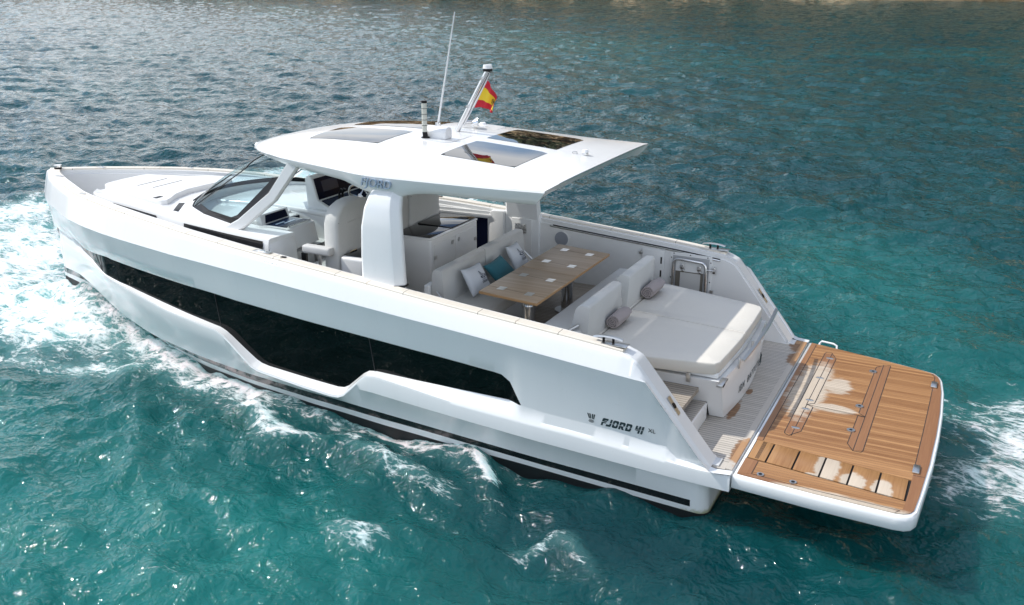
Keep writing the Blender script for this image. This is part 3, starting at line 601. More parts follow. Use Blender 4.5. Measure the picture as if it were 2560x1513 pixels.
block_text('hull_lettering', 'FJORD', .088, lambda t: fx_hull(t), None, MT['navy'], hull, .30, .003, .70)
block_text('hull_lettering', '41', .088, lambda t: fx_hull(t + .342), None, MT['navy'], hull, .30, .003, .70)
b_, ux_, up_, nn = fx_hull(.485); text('hull_lettering', 'XL', .062, MT['navy'], hull, b_ + up_ * .045 + nn * .002, ux_, up_, .001)
q = MB(); b_, ux_, up_, nn = fx_hull(-.098)                      # ship emblem: four curved blades over a small globe
def hp(a, b): return b_ + ux_ * a + up_ * b + nn * .003
for k, (t0, b0, wd) in enumerate(((-.042, -.024, .013), (-.019, -.011, .013), (.010, .007, .012), (.031, .020, .013))):
    q.add([hp(t0, .105), hp(t0 + wd, .105), hp(b0 + wd * .8, .048), hp(b0, .048)], [(0, 1, 2, 3)])
for k in range(-3, 4):
    for r0, r1 in ((.004, .014), (.017, .026), (.029, .038)):
        a0, a1 = math.radians(-90 + k * 22 - 8), math.radians(-90 + k * 22 + 8)
        if r1 > .03 and abs(k) == 3: continue
        q.add([hp(r * math.cos(a), .040 + r * math.sin(a)) for r, a in ((r0, a0), (r1, a0), (r1, a1), (r0, a1))], [(0, 1, 2, 3)])
q.build('hull_emblem', MT['navy'], hull)
# roof gear
def pt3(x, y, dz=0): return (x, y, top_z(x, y) + dz)
q = MB()
zb = top_z(4.2, .2) - .005
q.prism([(.20 + a * .78, zb + b * .92) for a, b in [(.0, 0), (.21, 0), (.21, .09), (.18, .13), (.13, .15), (.07, .15), (.02, .13), (0, .09)]], 'x', 3.97, 4.25)
q.build('searchlight_housing', MT['white'], yacht, bevel=.012)
q = MB(); q.cyl((4.215, .40, top_z(4.2, .4)), .05, .02, 12); fo = q.build('folding_light_base', MT['black'], yacht, smooth=30)
zb = top_z(4.2, .4); q = MB(); q.tube([(4.215, .40, zb + .015), (4.225, .405, zb + .10)], [.032, .028], 12); q.build('bracket', MT['black'], fo, smooth=30)
q = MB(); q.cyl((4.222, .405, zb + .08), .031, .33, 16); stk = q.build('light_tube', MT['clearplast'], fo, smooth=30); q = MB(); q.cyl((4.222, .405, zb + .41), .033, .028, 16); q.build('cap', MT['black'], fo, smooth=30)
for k in range(4): q = MB(); q.cyl((4.222, .405, zb + .15 + k * .065), .0318, .006, 16); q.build('band', MT['rubber'], fo, smooth=30)
q = MB(); zb = top_z(4.47, -.35); q.cyl((4.487, -.356, zb), .035, .05, 14); an = q.build('whip_aerial_base', MT['chrome'], yacht, smooth=30)
q = MB(); q.tube([(4.487, -.356, zb + .03), (4.36, -.356, zb + .68), (4.231, -.356, 4.735)], [.013, .010, .006], 8); q.build('aerial_whip', MT['white'], an, smooth=60)
q = MB(); zb = top_z(4.17, -.25); PB, PTp = Vector((4.16, -.25, zb - .01)), Vector((3.735, -.25, 4.085)); q.tube([PB, PTp], .031, 16); pole = q.build('flag_mast', MT['chrome'], yacht, smooth=40)
q = MB(); q.tube([PB.lerp(PTp, .14) + Vector((-.040, 0, -.012)), PTp + Vector((-.040, 0, -.02))], .011, 8); q.build('mast_rail', MT['chrome'], pole, smooth=40)
q = MB(); q.cyl(PTp + Vector((0, 0, -.005)), .056, .03, 20); q.build('light_ring', MT['black'], pole, smooth=30)
q = MB(); q.cyl(PTp + Vector((0, 0, .026)), .058, .042, 20, r2=.052); q.build('masthead_light', MT['white'], pole, smooth=30)
for k, t in ((0, .87), (1, .42)):
    c = PB.lerp(PTp, t); q = MB(); q.tube([c + Vector((.0, 0, 0)), c + Vector((.012, 0, .02))], .042, 16); q.build('mast_clip', MT['satin'], pole, smooth=40)
zb = top_z(4.13, -.6); q = MB(); q.tube([(4.26, -.52, zb + .07), (4.13, -.62, zb + .07)], [.022, .022], 10); hn = q.build('horn', MT['chrome'], yacht, smooth=40)
for a, b in (((4.13, -.62), (4.09, -.65)), ((4.10, -.55), (4.055, -.58))):
    q = MB(); q.tube([(a[0], a[1], zb + .07), (b[0], b[1], zb + .07)], [.03, .065], 14); q.build('trumpet', MT['chrome'], hn, smooth=30)
q = MB(); q.cyl((4.13, -.62, zb), .02, .07, 8); q.build('horn_stem', MT['chrome'], hn)
q = MB(); q.cyl((4.22, -1.045, top_z(4.22, -1.045)), .05, .03, 16, r2=.035); q.build('gps_puck', MT['white'], yacht, smooth=30)
zb = top_z(2.46, -.19); q = MB(); q.cyl((2.44, -.19, zb), .036, .03, 16); sl = q.build('stern_light', MT['chrome'], yacht, smooth=30); q = MB(); q.cyl((2.44, -.19, zb + .03), .04, .03, 16, r2=.03); q.build('light_lens', MT['white'], sl, smooth=30)
q = MB(); q.tube([(2.52, -.15, zb), (2.53, -.15, zb + .035), (2.57, -.13, zb + .03), (2.58, -.13, zb)], .008, 6); q.build('cable', MT['satin'], sl)
# dark gutter bead along the back edge of the roof
q = MB(); q.tube([(2.152 + .0, y, top_z(2.15, abs(y)) - .004) for y in np.linspace(-1.45, 1.2, 20)], .007, 6); q.build('gutter_bead', MT['satin'], roof)
# ------------------------------------------------------------------ roof pillars
for sg in (1, -1):
    q = MB(); rings = []
    for z_, xf, xa, yo in ((1.955, 4.22, 3.70, 1.845), (2.02, 4.215, 3.692, 1.838), (2.3, 4.225, 3.715, 1.825), (2.6, 4.225, 3.74, 1.805), (2.8, 4.20, 3.765, 1.775), (2.92, 4.17, 3.78, 1.725), (3.0, 4.145, 3.785, 1.66), (3.06, 4.13, 3.79, 1.60)):
        yi = yo - .15; 
        rings.append([(x_, sg * y_, z_) for x_, y_ in [(xf - .02, yo - .02), (xf - .05, yo), (xa + .12, yo), (xa + .085, yo - .008), (xa + .01, yo - .07), (xa, yo - .09), (xa, yi + .03), (xa + .03, yi), (xf - .03, yi), (xf, yi + .03), (xf, yo - .05)]])
    q.loft(rings); pl_ = q.build('roof_pillar', MT['hull'], yacht, smooth=18)
    q = MB(); q.prism([(4.232, sg * 1.852), (3.78, sg * 1.852), (3.686, sg * 1.77), (3.686, sg * 1.69), (4.232, sg * 1.69)], 'z', 1.985 if sg > 0 else 1.985, 2.006); (q.build('base_gasket', MT['rubber'], pl_) if sg > 0 else 0)
    if sg < 0: q = MB(); q.prism([(4.215, sg * 1.695), (3.695, sg * 1.695), (3.695, sg * 1.80), (4.215, sg * 1.80)], 'z', SOLE, 2.03); q.build('pillar_base', MT['hull'], pl_, bevel=.012)
# switch panel on the starboard pillar, facing inboard
sp = rbox('switch_panel', (4.11, -1.697, 1.46), (3.80, -1.683, 1.955), MT['inner'], yacht, .008)
q = MB(); q.box((4.055, -1.6835, 1.745), (3.882, -1.678, 1.885)); pn = q.build('control_plate', MT['satin'], sp, bevel=.003)
for i in range(4):
    for j in range(3):
        q = MB(); q.cyl((4.034 - i * .043, -1.6785, 1.77 + j * .045), .014, .006, 12, axis='y'); q.build('button', MT['chrome'], pn, smooth=30)
# ------------------------------------------------------------------ coachroof, fore sunbed, windscreen
TX = [5.86, 6.4, 7.25, 7.82, 8.9, 9.4, 9.72, 9.84]; TY = [1.47, 1.42, 1.31, 1.185, .91, .71, .49, .28]
ty = sm(TX, TY, .06); tz = sm([5.8, 6.5, 7.5, 8.5, 9.3, 9.84], [2.19, 2.225, 2.235, 2.235, 2.21, 2.15], .2)
q = MB(); rows = []
for X in list(np.linspace(6.46, 9.6, 66)) + [9.68, 9.74, 9.79, 9.83]:
    y_ = float(ty(X)); z_ = float(tz(X)); f = 1 if X < 9.6 else (9.9 - X) / .3
    half = [(y_ + .05, 1.6), (y_ + .035, z_ - .18), (y_ + .02, z_ - .045), (y_ + .008, z_ - .010), (y_ - .02, z_), (y_ * .80, z_ - .03), (0, z_ - .04)]
    rows.append([(X, a, b) for a, b in half] + [(X, -a, b) for a, b in reversed(half[:-1])])
e = rows[-1]; rows.append([(9.87, b * .9, 1.6 + (c - 1.6) * .88) for a, b, c in e])
q.grid(rows); q.f.append(tuple(range(len(q.v) - len(e), len(q.v)))); q.mi.append(0); q.f.append(tuple(range(len(e)))); q.mi.append(0)
trunk = q.build('coachroof', MT['gel'], yacht, smooth=40)
def side_strip(name, x0, x1, za, zb, m, off=.006, sg=1):
    q = MB(); rows = []
    for X in np.linspace(x0, x1, 24):
        t = (X - x0) / (x1 - x0); y_ = float(ty(X)) + .028 + off; rows.append([(X, sg * (y_ + .006), za(t)), (X, sg * (y_ - .008), zb(t))])
    q.grid(rows); return q.build(name, m, trunk, smooth=30)
for sg in (1, -1):
    side_strip('side_window', 5.82, 7.19, lambda t: 2.035 + .055 * t, lambda t: 2.16 + .025 * t, MT['stripe'], .006, sg)
    side_strip('air_vent', 7.77, 8.82, lambda t: 2.115, lambda t: 2.19, MT['stripe'], .006, sg)
    q = MB(); rows = []
    for X in np.linspace(5.74, 6.47, 12):
        y_ = float(ty(X)); z_ = float(tz(X)); rows.append([(X, sg * a, b) for a, b in ((y_ + .05, 1.5), (y_ + .035, z_ - .18), (y_ + .02, z_ - .045), (y_ + .008, z_ - .010), (y_ - .02, z_), (1.02, z_ - .02), (1.0, z_ - .05), (1.0, 1.5))])
    q.loft(rows); q.build('trunk_wing', MT['gel'], trunk, smooth=40)
# fore sunbed cushion with one rounded, notched aft edge
out2 = [(9.60, .33), (9.62, 0), (9.60, -.33), (9.56, -.40), (8.36, -.79), (8.28, -.80), (8.24, -.6), (8.28, -.2), (8.30, .1), (8.22, .40), (8.10, .62), (8.05, .74), (8.10, .80), (8.18, .81), (9.56, .40)]
def ring_off(P, k, z, c=(8.9, 0)): return [(c[0] + (a - c[0]) * k, c[1] + (b - c[1]) * k, z) for a, b in P]
q = MB(); q.loft([ring_off(out2, .985, 2.170), ring_off(out2, 1.0, 2.185), ring_off(out2, 1.0, 2.245), ring_off(out2, .998, 2.258), ring_off(out2, .990, 2.266), ring_off(out2, .5, 2.270)])
fp = q.build('fore_sunbed_cushion', MT['fpad'], yacht, smooth=40)
for X in (9.06, 8.77):
    q = MB(); q.box((X - .006, -.29, 2.2685), (X + .006, .27, 2.2735)); q.build('backrest_seam', MT['rubber'], fp)
q = MB(); q.box((8.235, .62, 2.2655), (8.30, .74, 2.2725)); q.build('cushion_latch', MT['rubber'], fp)
q = MB(); q.loft([ring_off(out2, 1.06, 2.12), ring_off(out2, 1.03, 2.178)]); q.build('sunbed_base', MT['gel'], trunk, smooth=30)
# windscreen: wrap-round front pane, two side panes, white frame
def fr_base(t): return Vector((7.41 + .40 * (1 - t * t), .93 * t, 2.285 + .01 * (1 - t * t)))
def fr_top(t): return Vector((6.44 + .26 * (1 - t * t), .95 * t, 2.90 + .03 * (1 - t * t)))
q = MB(); q.grid([[tuple(fr_base(t).lerp(fr_top(t), s) + Vector((.05, 0, .03)) * (4 * s * (1 - s))) for s in np.linspace(0, 1, 8)] for t in np.linspace(-1, 1, 36)])
ws = q.build('windscreen', MT['clear'], yacht, smooth=60)
q = MB(); q.tube([fr_top(t) + Vector((0, 0, .004)) for t in np.linspace(-1, 1, 36)], .009, 6); q.tube([fr_base(t) + Vector((.004, 0, 0)) for t in np.linspace(-1, 1, 36)], .012, 6); q.build('rubber_edge', MT['rubber'], ws, smooth=60)
q = MB(); q.grid([[tuple(fr_base(t).lerp(fr_top(t), s) + Vector((.05, 0, .03)) * (4 * s * (1 - s)) - Vector((.008, 0, .008))) for s in (0, .05, .11)] for t in np.linspace(-1, 1, 36)]); q.build('ceramic_band', MT['black'], ws, smooth=60)
def thick(poly, n_, th): return [Vector(p) - n_ * th / 2 for p in poly], [Vector(p) + n_ * th / 2 for p in poly]
for sg in (1, -1):
    O = [(7.40, .935, 2.285), (7.08, 1.085, 2.265), (6.40, 1.265, 2.232), (6.27, 1.262, 2.33), (5.68, 1.19, 2.89), (6.43, .955, 2.90)]
    Iq = [(7.24, .955, 2.345), (7.02, 1.06, 2.315), (6.52, 1.215, 2.31), (6.42, 1.21, 2.35), (5.86, 1.155, 2.86), (6.45, .955, 2.86)]
    O = [Vector((a, sg * b, c)) for a, b, c in O]; Iq = [Vector((a, sg * b, c)) for a, b, c in Iq]
    q = MB(); q.add([tuple(p) for p in Iq], [tuple(range(6))]); 
    sp_ = q.build('side_pane', MT['clear'], ws)
    nn = Vector((.25, sg * 1, .12)).normalized(); q = MB()
    fr_ = [(0, 1), (1, 2), (2, 3), (3, 4)]
    for a, b in fr_:
        for k_ in (1,):
            q.add([tuple(p + nn * d) for d in (.0, .012) for p in (O[a], O[b], Iq[b], Iq[a])], [(0, 1, 2, 3), (7, 6, 5, 4), (0, 4, 5, 1), (2, 6, 7, 3)])
    q.build('pane_border', MT['black'], ws)
    q = MB(); q.tube([O[0], O[5]], .008, 6); q.build('rubber_edge', MT['rubber'], ws)
    # white frame: sill moulding and raked post up to the roof
    q = MB(); post = [(6.72, 1.33, 2.13), (6.45, 1.325, 2.19), (6.27, 1.31, 2.285), (5.83, 1.24, 2.645), (5.52, 1.19, 3.06)]; wds = [(.05, .05), (.06, .05), (.064, .048), (.064, .045), (.07, .045)]
    rings = []
    for i, (p, (a, b)) in enumerate(zip(post, wds)):
        p = Vector((p[0], sg * p[1], p[2])); t_ = (Vector(post[min(i + 1, 4)]) - Vector(post[max(i - 1, 0)])); t_.y *= sg; t_.normalize()
        u_ = Vector((0, sg, 0)); u_ = (u_ - t_ * u_.dot(t_)).normalized(); v_ = t_.cross(u_)
        rings.append([tuple(p + v_ * (a * c1) + u_ * (b * c2)) for c1, c2 in ((-.8, -1), (.8, -1), (1, -.6), (1, .6), (.8, 1), (-.8, 1), (-1, .6), (-1, -.6))])
    q.loft(rings); q.build('windscreen_post', MT['gel'], ws, smooth=40)
# plinth under the glass
q = MB(); rows = []
bs = [fr_base(t) for t in np.linspace(-1, 1, 36)]; pre = [Vector((6.0, -1.36, 2.17)), Vector((6.42, -1.27, 2.23)), Vector((7.08, -1.11, 2.262))]; post = [Vector((a.x, -a.y, a.z)) for a in reversed(pre)]
line = pre + bs + post
for i, p in enumerate(line):
    d = Vector((p.x - 6.5, p.y * .9, 0)).normalized() if 3 <= i < 39 else Vector((.25, math.copysign(1, p.y), 0)).normalized()
    rows.append([tuple(p - d * .05 + Vector((0, 0, -.16))), tuple(p - d * .035), tuple(p + d * .012 + Vector((0, 0, .004))), tuple(p + d * .05 + Vector((0, 0, -.03))), tuple(p + d * .13 + Vector((0, 0, -.17)))])
q.grid(rows); q.build('windscreen_plinth', MT['gel'], ws, smooth=50)
q = MB(); q.prism([(7.62, .98), (7.92, .55), (7.98, .60), (7.70, 1.02)], 'z', 2.165, 2.205); q.build('wiper_cowl', MT['black'], ws, bevel=.004)
q = MB(); q.tube([(7.80, .52, 2.24), (7.45, .12, 2.56)], .010, 6); q.build('wiper', MT['black'], ws)
# ------------------------------------------------------------------ helm, companion console, seats, galley
con = rbox('helm_console', (5.80, -1.30, SOLE), (7.45, .17, 2.20), MT['inner'], yacht, .05, 4)
q = MB(); q.prism([(5.72, .22), (5.72, -1.34), (7.6, -1.34), (7.6, .30), (6.75, .14)], 'z', 2.165, 2.235); q.build('console_top', MT['gel'], con, bevel=.022, seg=3)
pod = MB(); pf = [(5.80, 2.19), (5.84, 2.165), (6.22, 2.20), (6.25, 2.61), (6.21, 2.655), (6.15, 2.66), (6.13, 2.62), (6.05, 2.335), (5.90, 2.27)]
pod.prism(pf, 'y', .10, -1.18); pd = pod.build('instrument_pod', MT['gel'], yacht, bevel=.018, seg=3)
def quad_on(name, pts, n_, th, m, parent):
    q = MB(); n_ = Vector(n_).normalized(); a = [Vector(p) for p in pts]; k = len(a)
    q.add([p - n_ * .002 for p in a] + [p + n_ * th for p in a], [tuple(range(k, 2 * k)), tuple(reversed(range(k)))] + [(i, (i + 1) % k, k + (i + 1) % k, k + i) for i in range(k)]); return q.build(name, m, parent)
def lerp2(a, b, t): return (a[0] + (b[0] - a[0]) * t, a[1] + (b[1] - a[1]) * t)
A_, B_ = (6.052, 2.345), (6.128, 2.615); nA = (-(B_[1] - A_[1]), 0, B_[0] - A_[0])
def on_scr(y, t): x_, z_ = lerp2(A_, B_, t); return (x_, y, z_)
scr = quad_on('instrument_screen', [on_scr(.07, 0), on_scr(.07, 1), on_scr(-1.15, 1), on_scr(-1.15, 0)], nA, .004, MT['screen'], pd)
quad_on('chart_display', [(a - .0045, b, c) for a, b, c in [on_scr(-.06, .30), on_scr(-.06, .82), on_scr(-.40, .82), on_scr(-.40, .30)]], nA, .002, MT['lcd'], scr)
quad_on('chart_display', [(a - .0045, b, c) for a, b, c in [on_scr(-.60, .30), on_scr(-.60, .82), on_scr(-.94, .82), on_scr(-.94, .30)]], nA, .002, MT['lcd'], scr)
C_, D_ = (5.835, 2.24), (6.03, 2.325); nC = (-(D_[1] - C_[1]), 0, D_[0] - C_[0])
quad_on('switch_console', [(C_[0], .05, C_[1] + .0), (D_[0], .05, D_[1]), (D_[0], -1.12, D_[1]), (C_[0], -1.12, C_[1])], nC, .012, MT['screen'], pd)
q = MB()
for i in range(6): q.box((5.87, -.03 - i * .042, 2.268), (5.93, -.06 - i * .042, 2.285))
q.build('rocker_switch', MT['white'], pd)
q = MB(); q.box((5.85, -.30, 2.27), (5.93, -.17, 2.30)); q.tube([(5.9, -.17, 2.30), (5.90, -.17, 2.40), (5.86, -.17, 2.46)], [.022, .016, .026], 10); q.tube([(5.9, -.25, 2.30), (5.91, -.25, 2.39), (5.87, -.25, 2.45)], [.022, .016, .026], 10); q.build('throttle_lever', MT['black'], pd, bevel=.004)
wc = Vector((5.74, -.40, 2.32)); wn = Vector((-.80, 0, .60)).normalized(); wu = Vector((0, 1, 0)); wv_ = wn.cross(wu)
q = MB(); ring = [wc + (wu * math.cos(t) + wv_ * math.sin(t)) * .185 for t in np.linspace(0, 2 * math.pi, 41)]; q.tube(ring, .016, 8, caps=False)
for k in range(3):
    t = math.radians(90 + 120 * k); q.tube([wc, wc + (wu * math.cos(t) + wv_ * math.sin(t)) * .18], .011, 6)
q.tube([wc - wn * .10, wc + wn * .02], .045, 14); q.build('steering_wheel', MT['chrome'], con, smooth=50)
# companion console on the port side and the moulding below it
cp = MB(); cp.prism([(6.42, 2.00), (6.40, 2.29), (6.33, 2.29), (6.30, 2.165), (5.95, 2.165), (5.91, 2.15), (5.865, 1.95), (5.845, 1.905), (5.90, 1.895), (5.93, 2.02), (5.98, 2.06), (6.34, 2.06)], 'y', .92, .38)
cc = cp.build('companion_console', MT['gel'], yacht, bevel=.010, seg=2)
quad_on('console_screen', [(6.297, .86, 2.18), (6.322, .83, 2.272), (6.322, .44, 2.272), (6.297, .42, 2.18)], (-1, 0, .25), .004, MT['screen'], cc)
quad_on('glove_panel', [(5.985, .88, 2.166), (6.285, .88, 2.166), (6.285, .42, 2.166), (5.985, .42, 2.166)], (0, 0, 1), .003, MT['lcd'], cc)
quad_on('storage_tray', [(5.965, .87, 2.166), (6.06, .87, 2.166), (6.06, .42, 2.166), (5.965, .42, 2.166)], (0, 0, 1), .008, MT['screen'], cc)
q = MB(); q.box((6.10, .72, 2.170), (6.125, .52, 2.174)); q.box((6.155, .82, 2.170), (6.18, .66, 2.174)); q.build('handle_slot', MT['silver'], cc)
q = MB(); q.tube([(5.945, .86, 2.176), (5.945, .42, 2.176)], .008, 8); q.build('grab_bar', MT['chrome'], cc)
q = MB(); q.box((6.02, .385, SOLE), (6.5, 1.30, 2.03)); wl_ = q.build('cabin_bulkhead', MT['inner'], yacht, bevel=.02)
q = MB(); q.prism([(5.90, SOLE), (6.02, SOLE), (6.02, 2.0), (5.93, 2.0)], 'y', .40, 1.02); q.build('console_front', MT['gel'], wl_, bevel=.01)
q = MB(); q.prism([(5.742, 2.14), (5.70, 2.05), (5.68, 1.5), (5.745, 1.5)], 'y', 1.02, 1.49); q.build('trunk_corner', MT['gel'], trunk, bevel=.015)
q = MB(); q.box((6.30, .18, SOLE), (6.33, .385, 2.14)); q.build('companionway_dark_wall', MT['screen'], wl_)  # dark sheet put in for the unlit companionway opening
q = MB(); q.box((6.31, .385, 2.035), (7.2, .20, 2.16)); q.build('companionway_hatch', MT['gel'], wl_, bevel=.01)
q = MB(); q.box((5.795, -.02, 1.75), (5.799, -.05, 1.79)); q.box((5.795, .09, 1.55), (5.799, .03, 1.62)); q.build('console_label', MT['black'], con)
# helm seats: arched backs
seats = []
for k, yc in enumerate((.80, 0.0, -.80)):
    q = MB(); rows = []; hw_ = .385
    arch = [(-hw_, 1.62), (-hw_, 2.40), (-hw_ + .03, 2.50), (-hw_ + .12, 2.585), (-hw_ + .24, 2.62), (0, 2.63), (hw_ - .24, 2.62), (hw_ - .12, 2.585), (hw_ - .03, 2.50), (hw_, 2.40), (hw_, 1.62)]
    def ringx(X, ins, dz): return [(X + (z_ - 1.62) * -.02, yc + a * (1 - ins / hw_), (z_ - dz if z_ > 1.7 else z_)) for a, z_ in arch]
    q.loft([ringx(4.975, .03, .03), ringx(4.985, .012, .012), ringx(5.01, 0, 0), ringx(5.15, 0, 0), ringx(5.18, .02, .02), ringx(5.19, .05, .05)])
    st_ = q.build('helm_seat', MT['back'], yacht, smooth=40); seats.append(st_)
    rbox('seat_cushion', (5.15, yc - .37, 1.60), (5.66, yc + .37, 1.74), MT['vinyl'], st_, .03)
    rbox('seat_box', (5.02, yc - .36, SOLE), (5.62, yc + .36, 1.605), MT['inner'], st_, .02)
    q = MB(); q.box((4.960, yc - .36, 2.40), (4.972, yc + .36, 2.404)); q.build('seat_seam', MT['rubber'], st_)
    q = MB(); q.box((4.955, yc + .20, 2.370), (4.968, yc - .22, 2.384)); q.build('pocket_slit', MT['chrome'] if k == 1 else MT['vinyl'], st_)
for k, yy in ((0, 1.235), (2, -1.235)):
    ar = rbox('armrest', (5.02, yy - .055, 2.02), (5.42, yy + .06, 2.12), MT['vinyl'], seats[k], .03, 4)
    q = MB(); q.tube([(5.22, yy, 2.03), (5.20, yy - .01, 1.93), (5.235, yy - .02, 1.78)], [.03, .022, .018], 8); q.build('armrest_strut', MT['satin'], seats[k], smooth=40)
q = MB(); q.box((5.45, 1.14, SOLE), (5.52, 1.175, 1.98)); q.build('dark_slit_strip', MT['black'], seats[0])  # black strip stands in for the dark opening beside the armrest
# galley block behind the seats
gal = rbox('galley', (4.375, -1.175, SOLE), (4.95, .06, 2.012), MT['inner'], yacht, .035, 4)
q = MB(); q.prism(rrect(4.365, -1.185, 4.955, .07, .04), 'z', 2.0, 2.022); wt = q.build('galley_rim', MT['gel'], gal, bevel=.008)
q = MB(); q.box((4.41, -1.15, 2.020), (4.935, .03, 2.028)); q.build('worktop', MT['top'], gal, bevel=.003)
q = MB(); q.box((4.40, -1.16, 2.024), (4.92, -.52, 2.040)); q.build('hob_lid', MT['top'], gal, bevel=.004)
q = MB(); q.box((4.45, -1.07, 2.0405), (4.58, -.98, 2.044)); q.build('lid_catch', MT['dark'], gal)
for a, b in ((-.02, -.555), (-.565, -1.12)):
    dr = rbox('cupboard_door', (4.371, a, 1.25), (4.385, b, 1.93), MT['gel'], gal, .004)
    yk = b + .08 if a > -.1 else a - .08
    q = MB(); q.cyl((4.364, yk, 1.86), .028, .010, 18, axis='x'); q.build('round_latch', MT['satin'], dr, smooth=30)
    yh = a - .02 if a > -.1 else b + .02
    for zz in (1.76,):
        q = MB(); q.box((4.362, yh - .03, zz - .025), (4.371, yh + .03, zz + .025)); q.build('door_hinge', MT['satin'], dr, bevel=.003)
g2 = rbox('side_cabinet', (4.62, .55, SOLE), (4.95, 1.185, 2.012), MT['inner'], yacht, .035, 4)
q = MB(); q.box((4.65, .58, 2.010), (4.935, 1.12, 2.022)); q.build('worktop', MT['top'], g2, bevel=.003)
q = MB(); q.tube([(4.925, 1.02, 2.03), (4.925, .88, 2.03)], .010, 8); q.build('worktop_hinge', MT['chrome'], g2)
# ------------------------------------------------------------------ dinette
SEAT = 1.585
def bench(x_front, x_back, name):
    b = rbox(name, (x_front + (.14 if x_front < x_back else -.14), -1.06, SOLE), (x_back, 1.06, 1.46), MT['inner'], yacht, .015)
    return b
fb = bench(3.06, 3.78, 'forward_bench')
rbox('seat_cushion', (3.05, -1.06, 1.46), (3.66, 1.06, SEAT), MT['cush'], fb, .035, 4)
for a, b in ((1.055, .012), (-.008, -1.075)):
    q = MB(); pr_ = [(3.605, SEAT - .10), (3.80, SEAT - .10), (3.775, 1.92), (3.765, 1.96), (3.745, 1.98), (3.66, 1.982), (3.64, 1.966)]
    ys = [a, a - .008, (a + b) / 2, b + .008, b]; ks = [.955, 1, 1, 1, .955]; c_ = (3.70, 1.72)
    q.loft([[(c_[0] + (x_ - c_[0]) * k, y_, c_[1] + (z_ - c_[1]) * (1 - (1 - k) * .4)) for x_, z_ in pr_] for y_, k in zip(ys, ks)]); bk = q.build('backrest', MT['back'], fb, bevel=.008, seg=2)
rbox('bench_shell', (3.79, -1.10, SOLE), (3.86, 1.10, 1.80), MT['gel'], fb, .02)
for sg in (1, -1):
    q = MB(); q.tube([(3.70, sg * 1.085, 1.735), (3.52, sg * 1.10, 1.58)], .014, 8); q.build('backrest_strut', MT['satin'], fb)
rb_ = rbox('aft_bench', (2.24, -1.06, SOLE), (1.86, 1.06, 1.46), MT['inner'], yacht, .015)
def sh_aft(v): return v
q = MB(); q.prism(rrect(1.90, -1.30, 2.365, 1.20, .05), 'z', 1.46, SEAT - .01); q.build('seat_cushion', MT['cush'], rb_, bevel=.03, seg=3)
for a, b in ((1.085, .105), (-.155, -1.085)):
    q = MB(); pr_ = [(1.845, 1.40), (2.06, 1.40), (2.035, 1.60), (1.985, 1.80), (1.955, 1.835), (1.925, 1.852), (1.85, 1.852), (1.828, 1.84), (1.82, 1.81)]
    ys = [a, a - .008, (a + b) / 2, b + .008, b]; ks = [.955, 1, 1, 1, .955]; c_ = (1.92, 1.62)
    q.loft([[(c_[0] + (x_ - c_[0]) * k, y_, c_[1] + (z_ - c_[1]) * (1 - (1 - k) * .4)) for x_, z_ in pr_] for y_, k in zip(ys, ks)]); q.build('backrest', MT['back'], rb_, bevel=.008, seg=2)
for sg in (1, -1):
    q = MB(); q.tube([(1.94, sg * 1.10, 1.63), (2.06, sg * 1.22, 1.56)], .016, 8); q.build('backrest_strut', MT['satin'], rb_)
# two folding teak tables, each on a polished pedestal
def table(y0, y1, ya, yb, sk, leg):
    q = MB(); q.prism([(3.155 - .0, y0), (3.15, y1), (2.392, y1 + sk), (2.395, y0 + sk)], 'z', 1.796, 1.829)
    t = q.build('folding_table', [MT['teaktab'], MT['teakedge']], yacht, bevel=.006)
    for p_ in t.data.polygons:
        if abs(p_.normal.z) < .5: p_.material_index = 1
    for yy in (ya, yb):
        q = MB(); q.add([(3.15, yy - .003, 1.8297), (3.15, yy + .003, 1.8297), (2.395, yy + sk + .003, 1.8297), (2.395, yy + sk - .003, 1.8297)], [(0, 1, 2, 3)]); q.build('leaf_joint', MT['dark'], t)
        for X in (2.965, 2.60):
            f = (3.15 - X) / .755; c = yy + sk * f
            q = MB(); q.box((X - .045, c - .055, 1.8292), (X + .045, c - .004, 1.8325)); q.box((X - .045, c + .004, 1.8292), (X + .045, c + .055, 1.8325)); q.build('leaf_hinge', MT['satin'], t)
    q = MB(); q.cyl((leg[0], leg[1], SOLE), .155, .014, 26); q.build('leg_flange', MT['satin'], t, smooth=30)
    q = MB(); q.cyl((leg[0], leg[1], SOLE + .012), .075, .40, 26); q.cyl((leg[0], leg[1], SOLE + .41), .082, .022, 26); q.cyl((leg[0], leg[1], SOLE + .43), .058, 1.80 - SOLE - .43, 22); q.build('pedestal_leg', MT['chrome'], t, smooth=30)
table(1.085, .002, .86, .29, .10, (2.78, .56))
table(-.012, -1.135, -.36, -.93, .13, (2.80, -.62))
q = MB(); q.cyl((2.55, .02, SOLE + .001), .18, .004, 30); q.build('deck_plate', MT['satin'], yacht); 
q = MB(); q.tube([(2.50, .42, SOLE + .01), (2.52, .34, SOLE + .03), (2.56, .28, SOLE + .01)], .014, 8); q.build('floor_ring', MT['chrome'], yacht, smooth=40)
